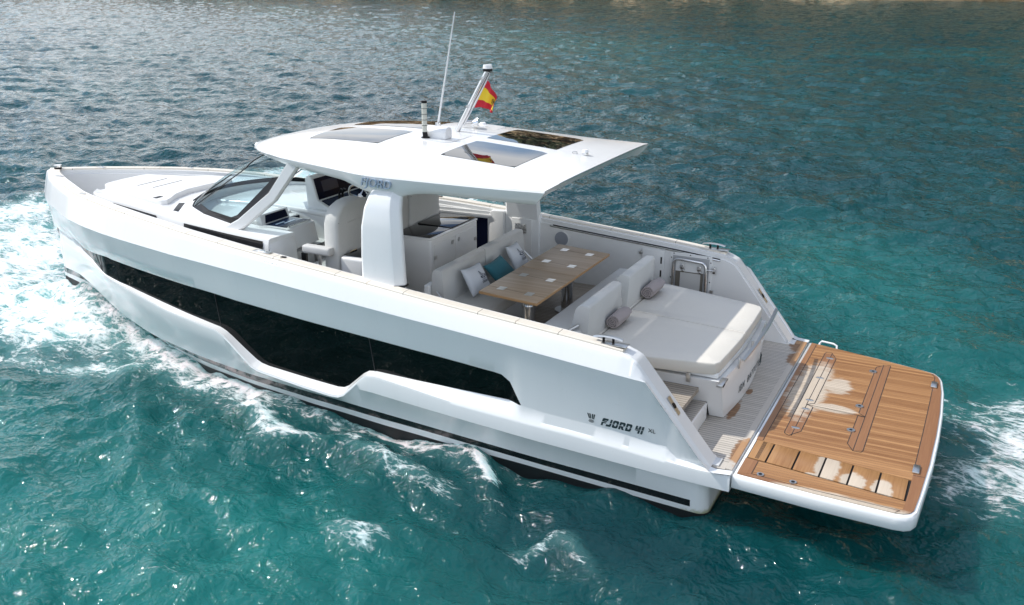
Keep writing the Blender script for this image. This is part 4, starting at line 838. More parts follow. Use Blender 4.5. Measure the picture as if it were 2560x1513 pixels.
# ------------------------------------------------------------------ aft sunbed on its locker
lk = MB(); 
rows = []
for i in range(21):
    t = -1 + 2 * i / 20; bulge = .055 * (1 - t * t)
    rows.append([(1.86, t * 1.035, 1.25), (.385 - bulge, t * 1.04, 1.25), (.372 - bulge, t * 1.03, 1.20), (.385 - bulge, t * .80, .752), (.535, t * .80, .752), (.535, t * .93, .958), (1.86, t * 1.035, .958)])
lk.loft(rows); loc = lk.build('sunbed_locker', MT['gel'], yacht, smooth=32)
q = MB(); q.prism([(1.80, -1.02), (.42, -1.0), (.375, 0), (.42, 1.0), (1.80, 1.02)], 'z', 1.258, 1.312); q.build('sunbed_tray', MT['gel'], loc, bevel=.02)
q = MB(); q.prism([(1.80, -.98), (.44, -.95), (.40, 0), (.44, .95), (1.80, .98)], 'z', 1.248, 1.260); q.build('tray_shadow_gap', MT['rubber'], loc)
def padring(P, z, k): return [(1.1 + (a - 1.1) * k, cy_ + (b - cy_) * k, z) for a, b in P]
for P, cy_ in (([(1.80, -.16), (1.80, .60), (1.80, 1.25), (1.60, 1.22), (.55, 1.035), (.46, 1.01), (.425, .95), (.405, .5), (.395, .12), (.40, -.005)], .5), ([(1.80, -.172), (.40, -.017), (.405, -.4), (.425, -.92), (.455, -1.0), (.55, -1.045), (1.65, -1.33), (1.75, -1.34), (1.80, -1.28), (1.80, -.7)], -.6)):
    q = MB(); q.loft([padring(P, 1.305, .985), padring(P, 1.32, .998), padring(P, 1.415, 1.0), padring(P, 1.428, .996), padring(P, 1.434, .985), padring(P, 1.438, .6)]); pd_ = q.build('sunbed_cushion', MT['pad'], loc, smooth=42)
    q = MB(); a, b = ((1.72, .17), (.40, .26)) if cy_ > 0 else ((1.72, -.50), (.42, -.42))
    q.tube([(*a, 1.4345), (*b, 1.4345)], .003, 5); q.build('cushion_seam', MT['vinyl'], pd_)
q = MB(); q.prism([(1.815, -1.30), (1.87, -1.30), (1.87, 1.2), (1.815, 1.2)], 'z', 1.36, 1.43); q.build('bolster_strip', MT['pad'], loc, bevel=.015)
q = MB(); q.box((.70, 1.037, 1.19), (.745, 1.052, 1.295)); q.build('locker_latch', MT['satin'], loc, bevel=.005)
hr = MB(); hr.loft([[(.315 - .05 * (1 - (y_ / 1.25) ** 2) + dx, y_, 1.335 + dz) for dx, dz in ((-.018, .010), (.018, .016), (.018, -.002), (-.018, -.008))] for y_ in np.linspace(.56, -1.26, 20)])
h_ = hr.build('grab_rail', MT['satin'], loc, smooth=30)
for yy in (.50, -.08, -.72):
    q = MB(); q.box((.318, yy - .014, 1.215), (.338, yy + .014, 1.335)); q.build('rail_stay', MT['satin'], h_, bevel=.004)
for yy in (.96,):
    q = MB(); q.box((.335, .93, 1.235), (.40, 1.15, 1.262)); q.build('rail_end_socket', MT['satin'], loc, bevel=.004); q = MB(); q.box((.331, 1.06, 1.238), (.3345, 1.14, 1.258)); q.build('socket_hole', MT['dark'], loc)
def aft_x(y, z):
    t = max(-1., min(1., y / 1.0)); bl_ = .055 * (1 - t * t); return (.385 + (.372 - .385) * (z - .752) / (1.20 - .752)) - bl_
for wd_, y0_ in (('IBN', .40), ('BATTUTA', .04)):
    nl = text('name_lettering', wd_, .125, MT['navy'], loc, (0, y0_, .885), (0, -1, 0), (0, 0, 1), .0012, 0, 1.3, weight=-.0012)
    for v in nl.data.vertices: v.co.z -= (.40 - v.co.y) * .035; v.co.x = aft_x(v.co.y, v.co.z) - .005 + v.co.x
q = MB()                                                        # small emblem after the name
for k in range(3):
    c0 = Vector((.322, -.55 - k * .028, .90)); q.tube([c0 + Vector((.0, 0, 0)), c0 + Vector((-.002, -.012, .06)), c0 + Vector((-.006, .0, .13 - k * .025))], .005, 5)
q.tube([Vector((.322, -.50, .885)), Vector((.322, -.56, .868)), Vector((.323, -.64, .885))], .005, 5); q.build('name_emblem', MT['navy'], loc)
# ------------------------------------------------------------------ fittings along the bulwarks
for sg in (1, -1):
    yb = lambda X: sg * (float(wg(X)) - .222)
    if sg < 0:
        q = MB(); q.tube([(X, yb(X) , zg(X) - .075) for X in np.linspace(3.55, 1.17, 20)], .013, 8); q.build('cover_track', MT['chrome'], yacht, smooth=40)
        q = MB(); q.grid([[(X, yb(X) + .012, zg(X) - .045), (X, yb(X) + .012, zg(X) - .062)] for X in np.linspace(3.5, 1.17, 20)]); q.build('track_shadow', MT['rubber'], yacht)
        q = MB(); q.cyl((3.373, -1.748, 1.725), .108, .016, 32, axis='y'); sp_ = q.build('speaker', MT['inner'], yacht, smooth=30); q = MB(); q.cyl((3.373, -1.7315, 1.725), .098, .003, 32, axis='y'); q.build('speaker_grille', mat('grey_speaker_mesh', (.30, .32, .36), .7), sp_)
        d = rbox('locker_door', (2.215, -1.755, 1.20), (1.91, -1.738, 1.745), MT['inner'], yacht, .006)
        q = MB(); q.box((2.25, -1.74, 1.665), (2.205, -1.725, 1.705)); q.build('door_hinge', MT['satin'], d, bevel=.003)
        for zz in (1.61, 1.43):
            q = MB(); q.box((1.955, -1.7375, zz - .045), (1.935, -1.734, zz + .045)); q.build('finger_slot', MT['dark'], d)
        gt = rbox('boarding_gate', (1.83, -1.765, 1.16), (1.27, -1.748, 1.745), MT['inner'], yacht, .006)
        q = MB(); q.box((1.79, -1.7475, 1.18), (1.305, -1.744, 1.705)); q.build('gate_recess', mat('grey_recess', (.42, .43, .44), .5), gt)
        q = MB(); q.box((1.745, -1.7435, 1.18), (1.375, -1.740, 1.50)); q.build('ladder_step', mat('dark_ladder_tread', (.16, .145, .12), .5), gt)
        q = MB(); q.box((1.68, -1.7395, 1.18), (1.41, -1.736, 1.49)); q.build('ladder_tread', MT['vinyl'], gt)
        q = MB(); q.box((1.745, -1.7435, 1.505), (1.36, -1.738, 1.655)); q.build('ladder_plate', MT['inner'], gt)
        q = MB(); U_ = [(1.775, -1.715, 1.17), (1.772, -1.715, 1.55)] + [(1.71 + .062 * math.cos(math.radians(a)), -1.715, 1.60 + .068 * math.sin(math.radians(a))) for a in (0, 30, 60, 85)] + [(1.40 + .06 * math.cos(math.radians(a)), -1.715, 1.585 + .068 * math.sin(math.radians(a))) for a in (95, 120, 150, 180)] + [(1.335, -1.715, 1.5), (1.325, -1.715, 1.17)]
        q.tube(U_, .019, 10); q.build('ladder_rail', MT['chrome'], gt, smooth=50)
        for X in (1.655, 1.43):
            q = MB(); q.box((X - .028, -1.738, 1.535), (X + .022, -1.715, 1.60)); q.box((X - .028, -1.738, 1.51), (X - .004, -1.710, 1.535)); q.build('ladder_clip', MT['chrome'], gt, bevel=.004)
        q = MB(); q.box((1.25, -1.750, 1.53), (1.215, -1.715, 1.61)); q.tube([(1.33, -1.715, 1.565), (1.235, -1.72, 1.565)], .010, 8); q.build('gate_bolt', MT['chrome'], gt, bevel=.004)
        q = MB(); q.box((1.27, -1.748, 1.26), (1.235, -1.725, 1.30)); q.build('gate_hinge', MT['satin'], gt, bevel=.003)
        q = MB()
        for X, zz in ((1.81, 1.67), (1.81, 1.40), (1.56, 1.728), (1.33, 1.722), (1.287, 1.66), (1.287, 1.40), (1.78, 1.73)): q.cyl((X, -1.7478, zz), .008, .003, 8, axis='y')
        q.build('screw_head', MT['dark'], gt)
        yw = lambda X, d: -(float(wg(X)) - .235) + d
        def wall_panel(name, x0, x1, z0, z1, d0, d1, m, par):
            q = MB(); q.loft([[(X, yw(X, d0), z0), (X, yw(X, d1), z0), (X, yw(X, d1), z1), (X, yw(X, d0), z1)] for X in np.linspace(x0, x1, 10)]); return q.build(name, m, par)
        dr = wall_panel('side_door', 5.45, 4.42, 1.15, 2.0, -.02, .016, MT['gel'], yacht)
        wall_panel('dark_recess_panel', 5.38, 4.475, 1.25, 1.90, .0165, .020, MT['screen'], dr)  # black panel stands in for the shade inside the door recess
        wall_panel('door_ledge', 5.45, 4.42, 1.93, 1.955, .0165, .04, MT['gel'], dr)
        q = MB(); q.prism([(4.45, 1.2), (4.45, 1.98), (4.41, 2.03), (4.22, 2.03), (4.22, 1.2)], 'y', -1.78, -1.655); q.build('pillar_foot', MT['gel'], yacht, bevel=.015)
    # cleats
    def cleat(X, y_, zc, ln, hgt, base=True, k=1.):
        if base:
            q = MB(); q.prism([(X - .20 * k, y_ - .055 * k), (X + .16 * k, y_ - .055 * k), (X + .16 * k, y_ + .055 * k), (X - .20 * k, y_ + .055 * k)], 'z', zc, zc + .008); b_ = q.build('cleat', MT['satin'], yacht, bevel=.003)
        else: b_ = yacht
        q = MB(); xs2 = np.linspace(-ln, ln, 9); q.loft([[(X + t, y_ + a, zc + hgt - .018 * (t / ln) ** 2 + c) for a, c in ((-.022 * k, 0), (.022 * k, 0), (.016 * k, .014), (-.016 * k, .014))] for t in xs2])
        q.build('cleat_horn', MT['satin'], b_, smooth=40)
        q = MB()
        if hgt > .03:
            for t in (-.05, .05): q = MB(); q.cyl((X + t, y_, zc + .006), .013, hgt, 10); q.build('cleat_post', MT['black'], b_)
    ym = lambda X: sg * (float(wg(X)) - .085)
    cleat(1.30, ym(1.30), zg(1.30) + .022, .15, .065)
    cleat(5.64, ym(5.64), zg(5.64) + .022, .10, .008, True, .7)
    cleat(9.3, sg * (float(wg(9.3)) - .08), zg(9.3) + .022, .05, .004, True, .3)
    cleat(10.5, sg * (float(wg(10.5)) - .10), zg(10.5) + .022, .07, .006, True, .45)
    q = MB(); X0 = 5.30; q.box((X0 - .03, ym(X0) - .02, zg(X0) + .024), (X0 + .03, ym(X0) + .02, zg(X0) + .034)); q.build('capping_socket', MT['rubber'], yacht)
    # shore-power socket on the raked quarter
    c = Vector((.62, sg * 1.875, zg(.62) + .004)); d = Vector((.73, 0, .906 * 1.1)).normalized(); s_ = Vector((0, 1, 0)); n_ = Vector((-d.z, 0, d.x))
    q = MB(); q.add([c + d * a + s_ * b + n_ * h for h in (0, .006) for a, b in ((-.10, -.035), (.10, -.035), (.10, .035), (-.10, .035))], [(3, 2, 1, 0), (4, 5, 6, 7), (0, 1, 5, 4), (1, 2, 6, 5), (2, 3, 7, 6), (3, 0, 4, 7)]); sk_ = q.build('socket_plate', MT['satin'], yacht)
    q = MB(); q.tube([c + n_ * .006, c + n_ * .011], .030, 16); q.build('socket_cap', MT['black'], sk_)
q = MB(); q.cyl((10.97, 0, 2.285), .055, .03, 20); bl = q.build('bow_light', MT['black'], yacht, smooth=30); q = MB(); q.cyl((10.97, 0, 2.316), .057, .03, 20); q.build('light_cap', MT['chrome'], bl, smooth=30)
q = MB(); q.prism([(10.75, -.42), (10.2, -.62), (10.0, -.30), (10.5, -.10)], 'z', 1.66, 1.70); q.build('anchor_hatch', MT['grip'], yacht, bevel=.01)
# ------------------------------------------------------------------ loose things on board
def pillow(name, c4, m, th=.10, label=None, group=None):
    """c4: four corners in order top-left, top-right, bottom-right, bottom-left as seen from the stern"""
    P = [Vector(p) for p in c4]; nrm = (P[1] - P[0]).cross(P[3] - P[0]).normalized(); n_ = 18; q = MB()
    if nrm.x > 0: nrm = -nrm
    for s in (1, -1):
        rows = []
        for i in range(n_ + 1):
            u = i / n_; r_ = []
            for j in range(n_ + 1):
                v = j / n_; eu, ev = 1 - (2 * u - 1) ** 2, 1 - (2 * v - 1) ** 2
                pu = u + .055 * (.5 - u) * 2 * ev * (1 - 0); pv = v + .055 * (.5 - v) * 2 * eu
                pu = .5 + (u - .5) * (1 - .10 * ev ** .8 * abs(2 * u - 1)); pv = .5 + (v - .5) * (1 - .10 * eu ** .8 * abs(2 * v - 1))
                p = P[0].lerp(P[1], pv).lerp(P[3].lerp(P[2], pv), pu)
                h = th * .5 * (eu * ev) ** .42 * (1 + .12 * math.sin(9 * u + 5 * v) * eu * ev)
                r_.append(tuple(p + nrm * h * s))
            rows.append(r_)
        q.grid(rows)
    o = q.build(name, m, None, smooth=70); tag(o, label, 'pillow', group)
    bm = bmesh.new(); bm.from_mesh(o.data); bmesh.ops.remove_doubles(bm, verts=bm.verts, dist=.001); bmesh.ops.recalc_face_normals(bm, faces=bm.faces); bm.to_mesh(o.data); bm.free()
    return o, P, nrm
def pl_point(P, nrm, u, v, th):
    eu, ev = 1 - (2 * u - 1) ** 2, 1 - (2 * v - 1) ** 2
    pu = .5 + (u - .5) * (1 - .10 * ev ** .8 * abs(2 * u - 1)); pv = .5 + (v - .5) * (1 - .10 * eu ** .8 * abs(2 * v - 1))
    p = P[0].lerp(P[1], pv).lerp(P[3].lerp(P[2], pv), pu); return p + nrm * (th * .5 * (eu * ev) ** .42 * (1 + .12 * math.sin(9 * u + 5 * v) * eu * ev) + .0035)
def drape(o, P, nrm, th):
    """bend a flat print (unit square, u right, v down) over the pillow's face"""
    for v in o.data.vertices:
        v.co = pl_point(P, nrm, 1 - v.co.y, v.co.x, th) + nrm * v.co.z
def pillow_print(pil, P, nrm, th, x0, wd, y0):
    W_ = wd
    def strip(pts, r):
        q = MB()
        for (a, b), (c, d) in zip(pts[:-1], pts[1:]):
            for t in range(4):
                e0, e1 = t / 4, (t + 1) / 4; p0 = Vector((a + (c - a) * e0, b + (d - b) * e0, 0)); p1 = Vector((a + (c - a) * e1, b + (d - b) * e1, 0)); dd = (p1 - p0).normalized(); nn = Vector((-dd.y, dd.x, 0)) * r
                q.add([p0 - nn, p1 - nn, p1 + nn, p0 + nn], [(0, 1, 2, 3)])
        return q
    q = MB()
    for pts, r in (([(.30, .62), (.16, 1.16), (.10, .66)], .012), ([(.18, 1.14), (.42, .66)], .012), ([(.02, .62), (.10, .52), (.62, .50), (.80, .56), (.84, .62)], .03), ([(.02, .62), (.30, .66), (.50, .60), (.84, .66)], .018), ([(.38, .72), (.50, .82), (.62, .72), (.52, .62), (.40, .64)], .02), ([(.60, .68), (.72, .76), (.80, .66)], .018), ([(.06, .58), (.22, .56)], .04), ([(.20, 1.05), (.24, .70)], .02)):
        s_ = strip([(x0 + a * W_, y0 + b * W_) for a, b in pts], r * W_); q.add(s_.v, s_.f)
    o = q.build('yacht_print', MT['print'], pil, fix=False); drape(o, P, nrm, th)
    for s, sz, dy, mm in (('CAPITAN', .19, .30, MT['greyprint']), ('DEANO', .30, .04, MT['print'])):
        cu_ = text('pillow_lettering', s, sz * W_, mm, pil, (x0 + .04 * W_, y0 + dy * W_, 0), (1, 0, 0), (0, 1, 0), .0004); drape(cu_, P, nrm, th)
kx = lambda z_: 3.42 + .47 * (z_ - 1.6) - .035
def P3(y, z): return (kx(z), y, z)
A4 = [P3(.80, 1.94), P3(.345, 1.925), P3(.315, 1.615), P3(.775, 1.615)]
pa, P_, n_ = pillow('throw_pillow', A4, MT['pilw'], .12, 'white pillow with navy yacht print beside the near corner of the teak table', 'pillows on the forward bench')
pillow_print(pa, P_, n_, .12, .50, .42, .26)
B4 = [P3(.315, 1.86), P3(-.165, 1.885), P3(-.37, 1.63), P3(.16, 1.605)]
pb, P_, n_ = pillow('throw_pillow', B4, MT['pilt'], .11, 'plain teal pillow between the two white printed pillows', 'pillows on the forward bench')
C4 = [P3(-.35, 1.93), P3(-.66, 1.93), P3(-.76, 1.615), P3(-.36, 1.615)]
pc, P_, n_ = pillow('throw_pillow', C4, MT['pilw'], .12, 'white printed pillow farthest from the camera, beyond the teal pillow', 'pillows on the forward bench')
pillow_print(pc, P_, n_, .12, .42, .46, .26)
def towel(a, b, r, label):
    """a rolled towel from a to b: a spiral sheet with thickness"""
    a, b = Vector(a), Vector(b); ax_ = (b - a).normalized(); u = Vector((0, 0, 1)); u = (u - ax_ * u.dot(ax_)).normalized(); v = ax_.cross(u); L_ = (b - a).length
    q = MB(); n_ = 110; turns = 3.3; th = r / turns * .60; rings = []
    for k in range(9):
        s = k / 8; end = max(0, abs(s - .5) * 2 - .8) / .2; rows = []
        for i in range(n_ + 1):
            t = i / n_; ang = -.6 + turns * 2 * math.pi * t; rr = r * (.10 + .90 * t) * (1 - .05 * end ** 2); rr += .003 * math.sin(ang * 3 + s * 5)
            sag = .93 if math.cos(ang) < -.6 else 1
            rows.append((ang, rr, sag))
        ring = [a + ax_ * (s * L_) + (u * math.cos(g_) * sg_ + v * math.sin(g_)) * (rr) for g_, rr, sg_ in rows] + [a + ax_ * (s * L_) + (u * math.cos(g_) * sg_ + v * math.sin(g_)) * max(.002, rr - th) for g_, rr, sg_ in reversed(rows)]
        rings.append([tuple(p) for p in ring])
    q.grid(rings, 0, True); m2 = len(rings[0])
    for base_i in (0, (len(rings) - 1) * m2):
        for i in range(n_): q.f.append((base_i + i, base_i + i + 1, base_i + m2 - 2 - i, base_i + m2 - 1 - i)); q.mi.append(0)
    o = q.build('rolled_towel', MT['towel'], None, smooth=50); tag(o, label, 'towel', 'rolled towels on the sunbed')
    q = MB(); c = a.lerp(b, .80)
    for k in range(3):
        for j in range(3): 
            p = c + ax_ * (.022 * (k - 1)) + (u * math.cos(.75 + .16 * j) - v * math.sin(.75 + .16 * j)) * (r * .995) * (1 if 1 else 0); nn = (u * math.cos(.75 + .16 * j) - v * math.sin(.75 + .16 * j))
            s2 = nn.cross(ax_); w_ = .006 if (j + k) % 2 else .009; q.add([p + nn * .004 - ax_ * w_ - s2 * .006, p + nn * .004 + ax_ * w_ - s2 * .003, p + nn * .004 + ax_ * .004 + s2 * .006, p + nn * .004 - ax_ * .004 + s2 * .004], [(0, 1, 2, 3)])
    q.build('towel_emblem', MT['print'], o)
towel((1.745, .575, 1.518), (1.735, .19, 1.518), .088, 'rolled mauve-grey towel against the near backrest of the sunbed')
towel((1.745, -.60, 1.520), (1.735, -1.02, 1.520), .090, 'rolled mauve-grey towel against the far backrest of the sunbed')
# the ensign, hanging in folds from the mast rail
MT['flag'] = None
fm_ = [mat('flag_red', (.52, .015, .03), .75), mat('flag_yellow', (.80, .56, .03), .75), mat('flag_hem', (.60, .57, .60), .8)]
H0, H1 = Vector((3.735, -.25, 3.985)), Vector((3.925, -.25, 3.640)); E0, E1 = Vector((3.650, -.25, 3.76)), Vector((3.660, -.25, 3.600))
q = MB(); nu_, nv_ = 24, 20
def flag_pt(u, v):                                              # u along the fly, v from the head to the foot
    a = H0.lerp(H1, v); b0 = H0.lerp(H1, 0); head = [H0, Vector((3.70, -.25, 3.93)), Vector((3.662, -.25, 3.86)), Vector((3.632, -.25, 3.765)), Vector((3.622, -.25, 3.70))]
    def poly(P_, t): s = t * (len(P_) - 1); i = min(int(s), len(P_) - 2); return P_[i].lerp(P_[i + 1], s - i)
    foot = [H1, Vector((3.84, -.25, 3.652)), Vector((3.76, -.25, 3.640)), Vector((3.70, -.25, 3.620)), Vector((3.648, -.25, 3.603))]
    p = poly(head, u).lerp(poly(foot, u), v); p.y += .05 * math.sin(u * 7.5 + v * 1.2) * u ** .7 + .02 * math.sin(u * 13 + 2); return p
for i in range(nu_):
    for j in range(nv_):
        u0, u1, v0, v1 = i / nu_, (i + 1) / nu_, j / nv_, (j + 1) / nv_; vm = (v0 + v1) / 2
        q.add([flag_pt(u0, v0), flag_pt(u1, v0), flag_pt(u1, v1), flag_pt(u0, v1)], [(0, 1, 2, 3)], 2 if i == 0 else (0 if vm < .25 or vm > .72 else 1))
fl = q.build('ensign_flag', fm_, None, smooth=60, fix=False); bm = bmesh.new(); bm.from_mesh(fl.data); bmesh.ops.remove_doubles(bm, verts=bm.verts, dist=.0004); bm.to_mesh(fl.data); bm.free()
tag(fl, 'red and yellow striped ensign with a dark crest hanging from the roof mast', 'flag')
q = MB(); cr_ = mat('flag_crest', (.10, .045, .03), .8); 
def fq(u, v, off=.004): return flag_pt(u, v) + Vector((0, off, 0))
def crest_line(pts, r):
    for (a, b), (c, d) in zip(pts[:-1], pts[1:]):
        dl = math.hypot(c - a, d - b); nx, ny = -(d - b) / dl * r, (c - a) / dl * r
        for off in (.006, -.006): q.add([fq(a - nx, b - ny, off), fq(c - nx, d - ny, off), fq(c + nx, d + ny, off), fq(a + nx, b + ny, off)], [(0, 1, 2, 3)])
crest_line([(.60, .50), (.58, .40), (.64, .34), (.76, .36), (.80, .44)], .013); crest_line([(.63, .41), (.76, .42)], .026); crest_line([(.66, .44), (.66, .56), (.71, .60), (.76, .56), (.76, .44)], .014); crest_line([(.60, .44), (.61, .60)], .012); crest_line([(.81, .46), (.80, .60)], .012); crest_line([(.62, .61), (.80, .64)], .010)
q.build('crest', cr_, fl, fix=False)
# ------------------------------------------------------------------ the sea
def perlin(x, y, seed):
    rs = np.random.RandomState(seed); T = rs.permutation(512).astype(np.int64); ang = rs.rand(512) * 2 * np.pi; gx, gy = np.cos(ang), np.sin(ang)
    xi, yi = np.floor(x).astype(np.int64), np.floor(y).astype(np.int64); xf, yf = x - xi, y - yi
    u, v = xf * xf * xf * (xf * (xf * 6 - 15) + 10), yf * yf * yf * (yf * (yf * 6 - 15) + 10)
    def h(i, j, a, b):
        k = T[(T[i & 511] + j) & 511]; return gx[k] * a + gy[k] * b
    a = h(xi, yi, xf, yf); b = h(xi + 1, yi, xf - 1, yf); c = h(xi, yi + 1, xf, yf - 1); d = h(xi + 1, yi + 1, xf - 1, yf - 1)
    return (a + (b - a) * u) * (1 - v) + (c + (d - c) * u) * v
def fbm(x, y, seed, o=4):
    t = 0; a = 1; s = 0
    for i in range(o): t = t + a * perlin(x * 2 ** i, y * 2 ** i, seed + i * 7); s += a; a *= .5
    return t / s
def segdist(x, y, pts):
    d = np.full(x.shape, 1e9); tt = np.zeros(x.shape); tot = 0; side = np.zeros(x.shape)
    L = [math.dist(pts[i], pts[i + 1]) for i in range(len(pts) - 1)]; S = sum(L)
    for (a, b), l in zip(zip(pts[:-1], pts[1:]), L):
        ex, ey = (b[0] - a[0]) / l, (b[1] - a[1]) / l
        t = np.clip((x - a[0]) * ex + (y - a[1]) * ey, 0, l); dx, dy = x - a[0] - t * ex, y - a[1] - t * ey
        q = np.hypot(dx, dy); m = q < d; d = np.where(m, q, d); tt = np.where(m, (tot + t) / S, tt); side = np.where(m, np.sign(dx * -ey + dy * ex), side); tot += l
    return d, tt, side
def inpoly(x, y, pts):
    ins = np.zeros(x.shape, bool); n = len(pts)
    for i in range(n):
        (x0, y0), (x1, y1) = pts[i], pts[(i + 1) % n]
        c = ((y0 > y) != (y1 > y)) & (x < (x1 - x0) * (y - y0) / (y1 - y0 + 1e-12) + x0); ins ^= c
    d, _, _ = segdist(x, y, pts + [pts[0]])
    return np.where(ins, d, -d)
def gauss(x, y, cx, cy, rx_, ry_, rot=0.):
    c, s = math.cos(rot), math.sin(rot); a = (x - cx) * c + (y - cy) * s; b = -(x - cx) * s + (y - cy) * c
    return np.exp(-(a / rx_) ** 2 - (b / ry_) ** 2)
hw = sm([-.2, .3, 2, 3, 4, 5, 6, 7, 8, 9, 10, 10.7, 11.2], [1.9, 1.91, 1.94, 1.93, 1.88, 1.79, 1.63, 1.4, 1.1, .72, .36, .14, 0], .15)
CRESTS = [  # wake ridges: points, height, width, foam
    ([(6.2, 1.95), (5.6, 2.08), (5.15, 2.36), (4.85, 2.43), (4.55, 2.30), (4.35, 2.05)], .17, .20, .64),
    ([(4.40, 2.0), (4.1, 2.26), (3.5, 2.48), (2.9, 2.57), (2.4, 2.75)], .12, .16, .52),
    ([(3.45, 3.5), (3.15, 3.74), (2.9, 3.74), (2.6, 3.58)], .08, .17, .48),
    ([(1.95, 3.05), (1.6, 3.09), (1.4, 2.84), (1.05, 3.0), (.75, 3.2)], .06, .13, .44),
    ([(2.95, 1.9), (2.4, 2.35), (1.9, 2.9)], .08, .15, .26), ([(6.6, 2.2), (6.1, 2.7), (5.5, 3.0)], .08, .17, .24),
    ([(7.4, 2.2), (6.9, 2.7), (6.4, 3.3), (5.8, 3.7)], .09, .2, .2), ([(4.9, 4.75), (4.3, 4.95), (3.7, 4.75)], .11, .24, .16),
    ([(5.9, 3.5), (5.0, 3.7), (4.2, 3.5)], .08, .22, .12), ([(2.3, 4.2), (1.4, 4.0), (.5, 4.2)], .08, .2, .12)]
BOWF = [(18.07, -3.6), (18.37, -5.3), (17.2, -5.2), (15.4, -3.9), (13.4, -2.3), (11.6, -.75), (10.6, -.35), (9.11, .45), (7.84, 1.10), (8.34, 1.45), (9.1, 1.42), (9.6, 1.66), (10.2, 1.80), (11.0, 1.75), (13, 1.2), (20, -1)]
BOWL = [(12.5, 2.0), (10.49, 1.65), (9.4, 1.5), (8.28, 1.30), (7.6, 1.25), (7.85, 1.85), (9.04, 2.05), (10.02, 2.25), (13, 2.3)]
STBD = [(16.5, -7.6), (15, -11.2), (9, -9.9), (5.5, -8.4), (7.5, -7.6), (11, -6.0)]
STERN = [(-1.62, -1.9), (-2.0, -2.3), (-2.4, -3.0), (-4.5, -4.6), (-7, -4), (-6, 1.2), (-2.3, .35), (-1.75, .3), (-1.65, -.6)]
def sea_fields(x, y):
    rs = np.random.RandomState(4); z = np.full(x.shape, .10); d = np.hypot(x - CAM[0], y - CAM[1])
    near = np.exp(-((x - 2.5) / 9) ** 4 - ((y - 3) / 7) ** 4)
    wx, wy = x + .35 * perlin(x * .5, y * .5, 90), y + .35 * perlin(x * .5, y * .5, 91)
    for i in range(46):
        lam = .28 * (13.0 ** (i / 45.)); th = math.radians(-66 + rs.normal() * 42); k = 2 * math.pi / lam
        amp = .0105 * lam ** .72 * (.6 + .8 * rs.rand()); ph = rs.rand() * 6.28
        env = .65 + .9 * perlin(x / (lam * 3.5) + i, y / (lam * 3.5), 11 + i)
        fade = np.clip(1.6 - d * .0016 / lam * 2.2, 0, 1)
        s = np.sin(k * (wx * math.cos(th) + wy * math.sin(th)) + ph)
        z += amp * env * fade * (s + .35 * (1 - np.abs(s)) * 2 - .35) * (1.0 + .0 * near)
    z += .045 * fbm(x * .55, y * .55, 5, 3) * near
    z += .10 * near * (.25 - np.abs(fbm(x * .8 + .6 * y, y * 1.0, 77, 4)))                # sharp little crests in the wake
    # water climbing along the moving hull
    hx = np.clip(x, -.2, 11.2); out_ = np.abs(y) - hw(hx); lift = np.interp(x, [-3, 0, 2, 3.4, 4.4, 5.2, 6, 7, 8.3, 9.5, 10.6, 11.4, 13], [0, .03, .13, .22, .19, .20, .20, .16, .20, .34, .42, .3, 0])
    z += lift * np.exp(-np.clip(out_, 0, 9) / .42) * (1 + .5 * perlin(x * 2.2, y * 2.2, 8))
    foam = np.zeros(x.shape)
    for j, (pts, h, wd, fo) in enumerate(CRESTS):
        q, t, sd_ = segdist(x + .10 * perlin(x * 2, y * 2, 60 + j) + .05 * perlin(x * 6, y * 6, 61), y + .10 * perlin(x * 2, y * 2, 70 + j) + .05 * perlin(x * 6, y * 6, 72), pts)
        e = np.sin(np.clip(t, .02, .98) * math.pi) ** .5; ww = wd * np.where(sd_ > 0, 1.0, 1.0)
        z += h * e * np.exp(-(q / ww) ** 1.5); foam = np.maximum(foam, fo * e * np.exp(-(q / (wd * .95)) ** 2))
    nb = fbm(x * .7, y * .7, 31, 4)
    dB = inpoly(x, y, BOWF); foam = np.maximum(foam, np.clip(.34 + .42 * dB, 0, .68) * (dB > -.6) * (1 + .8 * nb))
    dL = inpoly(x, y, BOWL); foam = np.maximum(foam, np.clip(.22 + .8 * dL, 0, .55) * (dL > -.27) * (1 + .8 * nb))
    dS = inpoly(x, y, STBD); foam = np.maximum(foam, np.clip(.3 + .6 * dS, 0, .95) * (dS > -.5) * (1 + .7 * nb))
    dT = inpoly(x, y, STERN); foam = np.maximum(foam, np.clip(.30 + .45 * dT, 0, .62) * (dT > -.6) * (1 + 1.3 * nb))
    # foam running along the port waterline
    strip = np.interp(x, [-1, .4, 1.2, 2.2, 2.9, 3.4, 4.2, 5, 5.8, 6.6, 7.5, 8.6, 9.2], [0, 0, .12, .28, .46, .60, .52, .46, .56, .64, .62, .58, .5])
    sw = np.interp(x, [0, 2, 3.2, 4.4, 5.6, 6.6, 8, 9], [.15, .22, .30, .14, .26, .46, .55, .6])
    foam = np.maximum(foam, strip * np.exp(-(np.clip(out_ - .02, 0, 9) / sw) ** 2) * (y > 0) * (out_ > -.5))
    foam = np.maximum(foam, .6 * np.exp(-(np.clip(out_, 0, 9) / .8) ** 2) * (y < 0) * (out_ > -.5) * np.clip((x - 3) / 5, 0, 1))
    # splash at the quarter
    q, t, _ = segdist(x + .05 * perlin(x * 5, y * 5, 3), y, [(2.85, 1.85), (2.62, 2.05), (2.35, 2.3)]); foam = np.maximum(foam, .75 * np.exp(-(q / .10) ** 2)); z += .09 * np.exp(-(q / .13) ** 2)
    rg = np.random.RandomState(12)                             # short steep wavelets that catch the sun
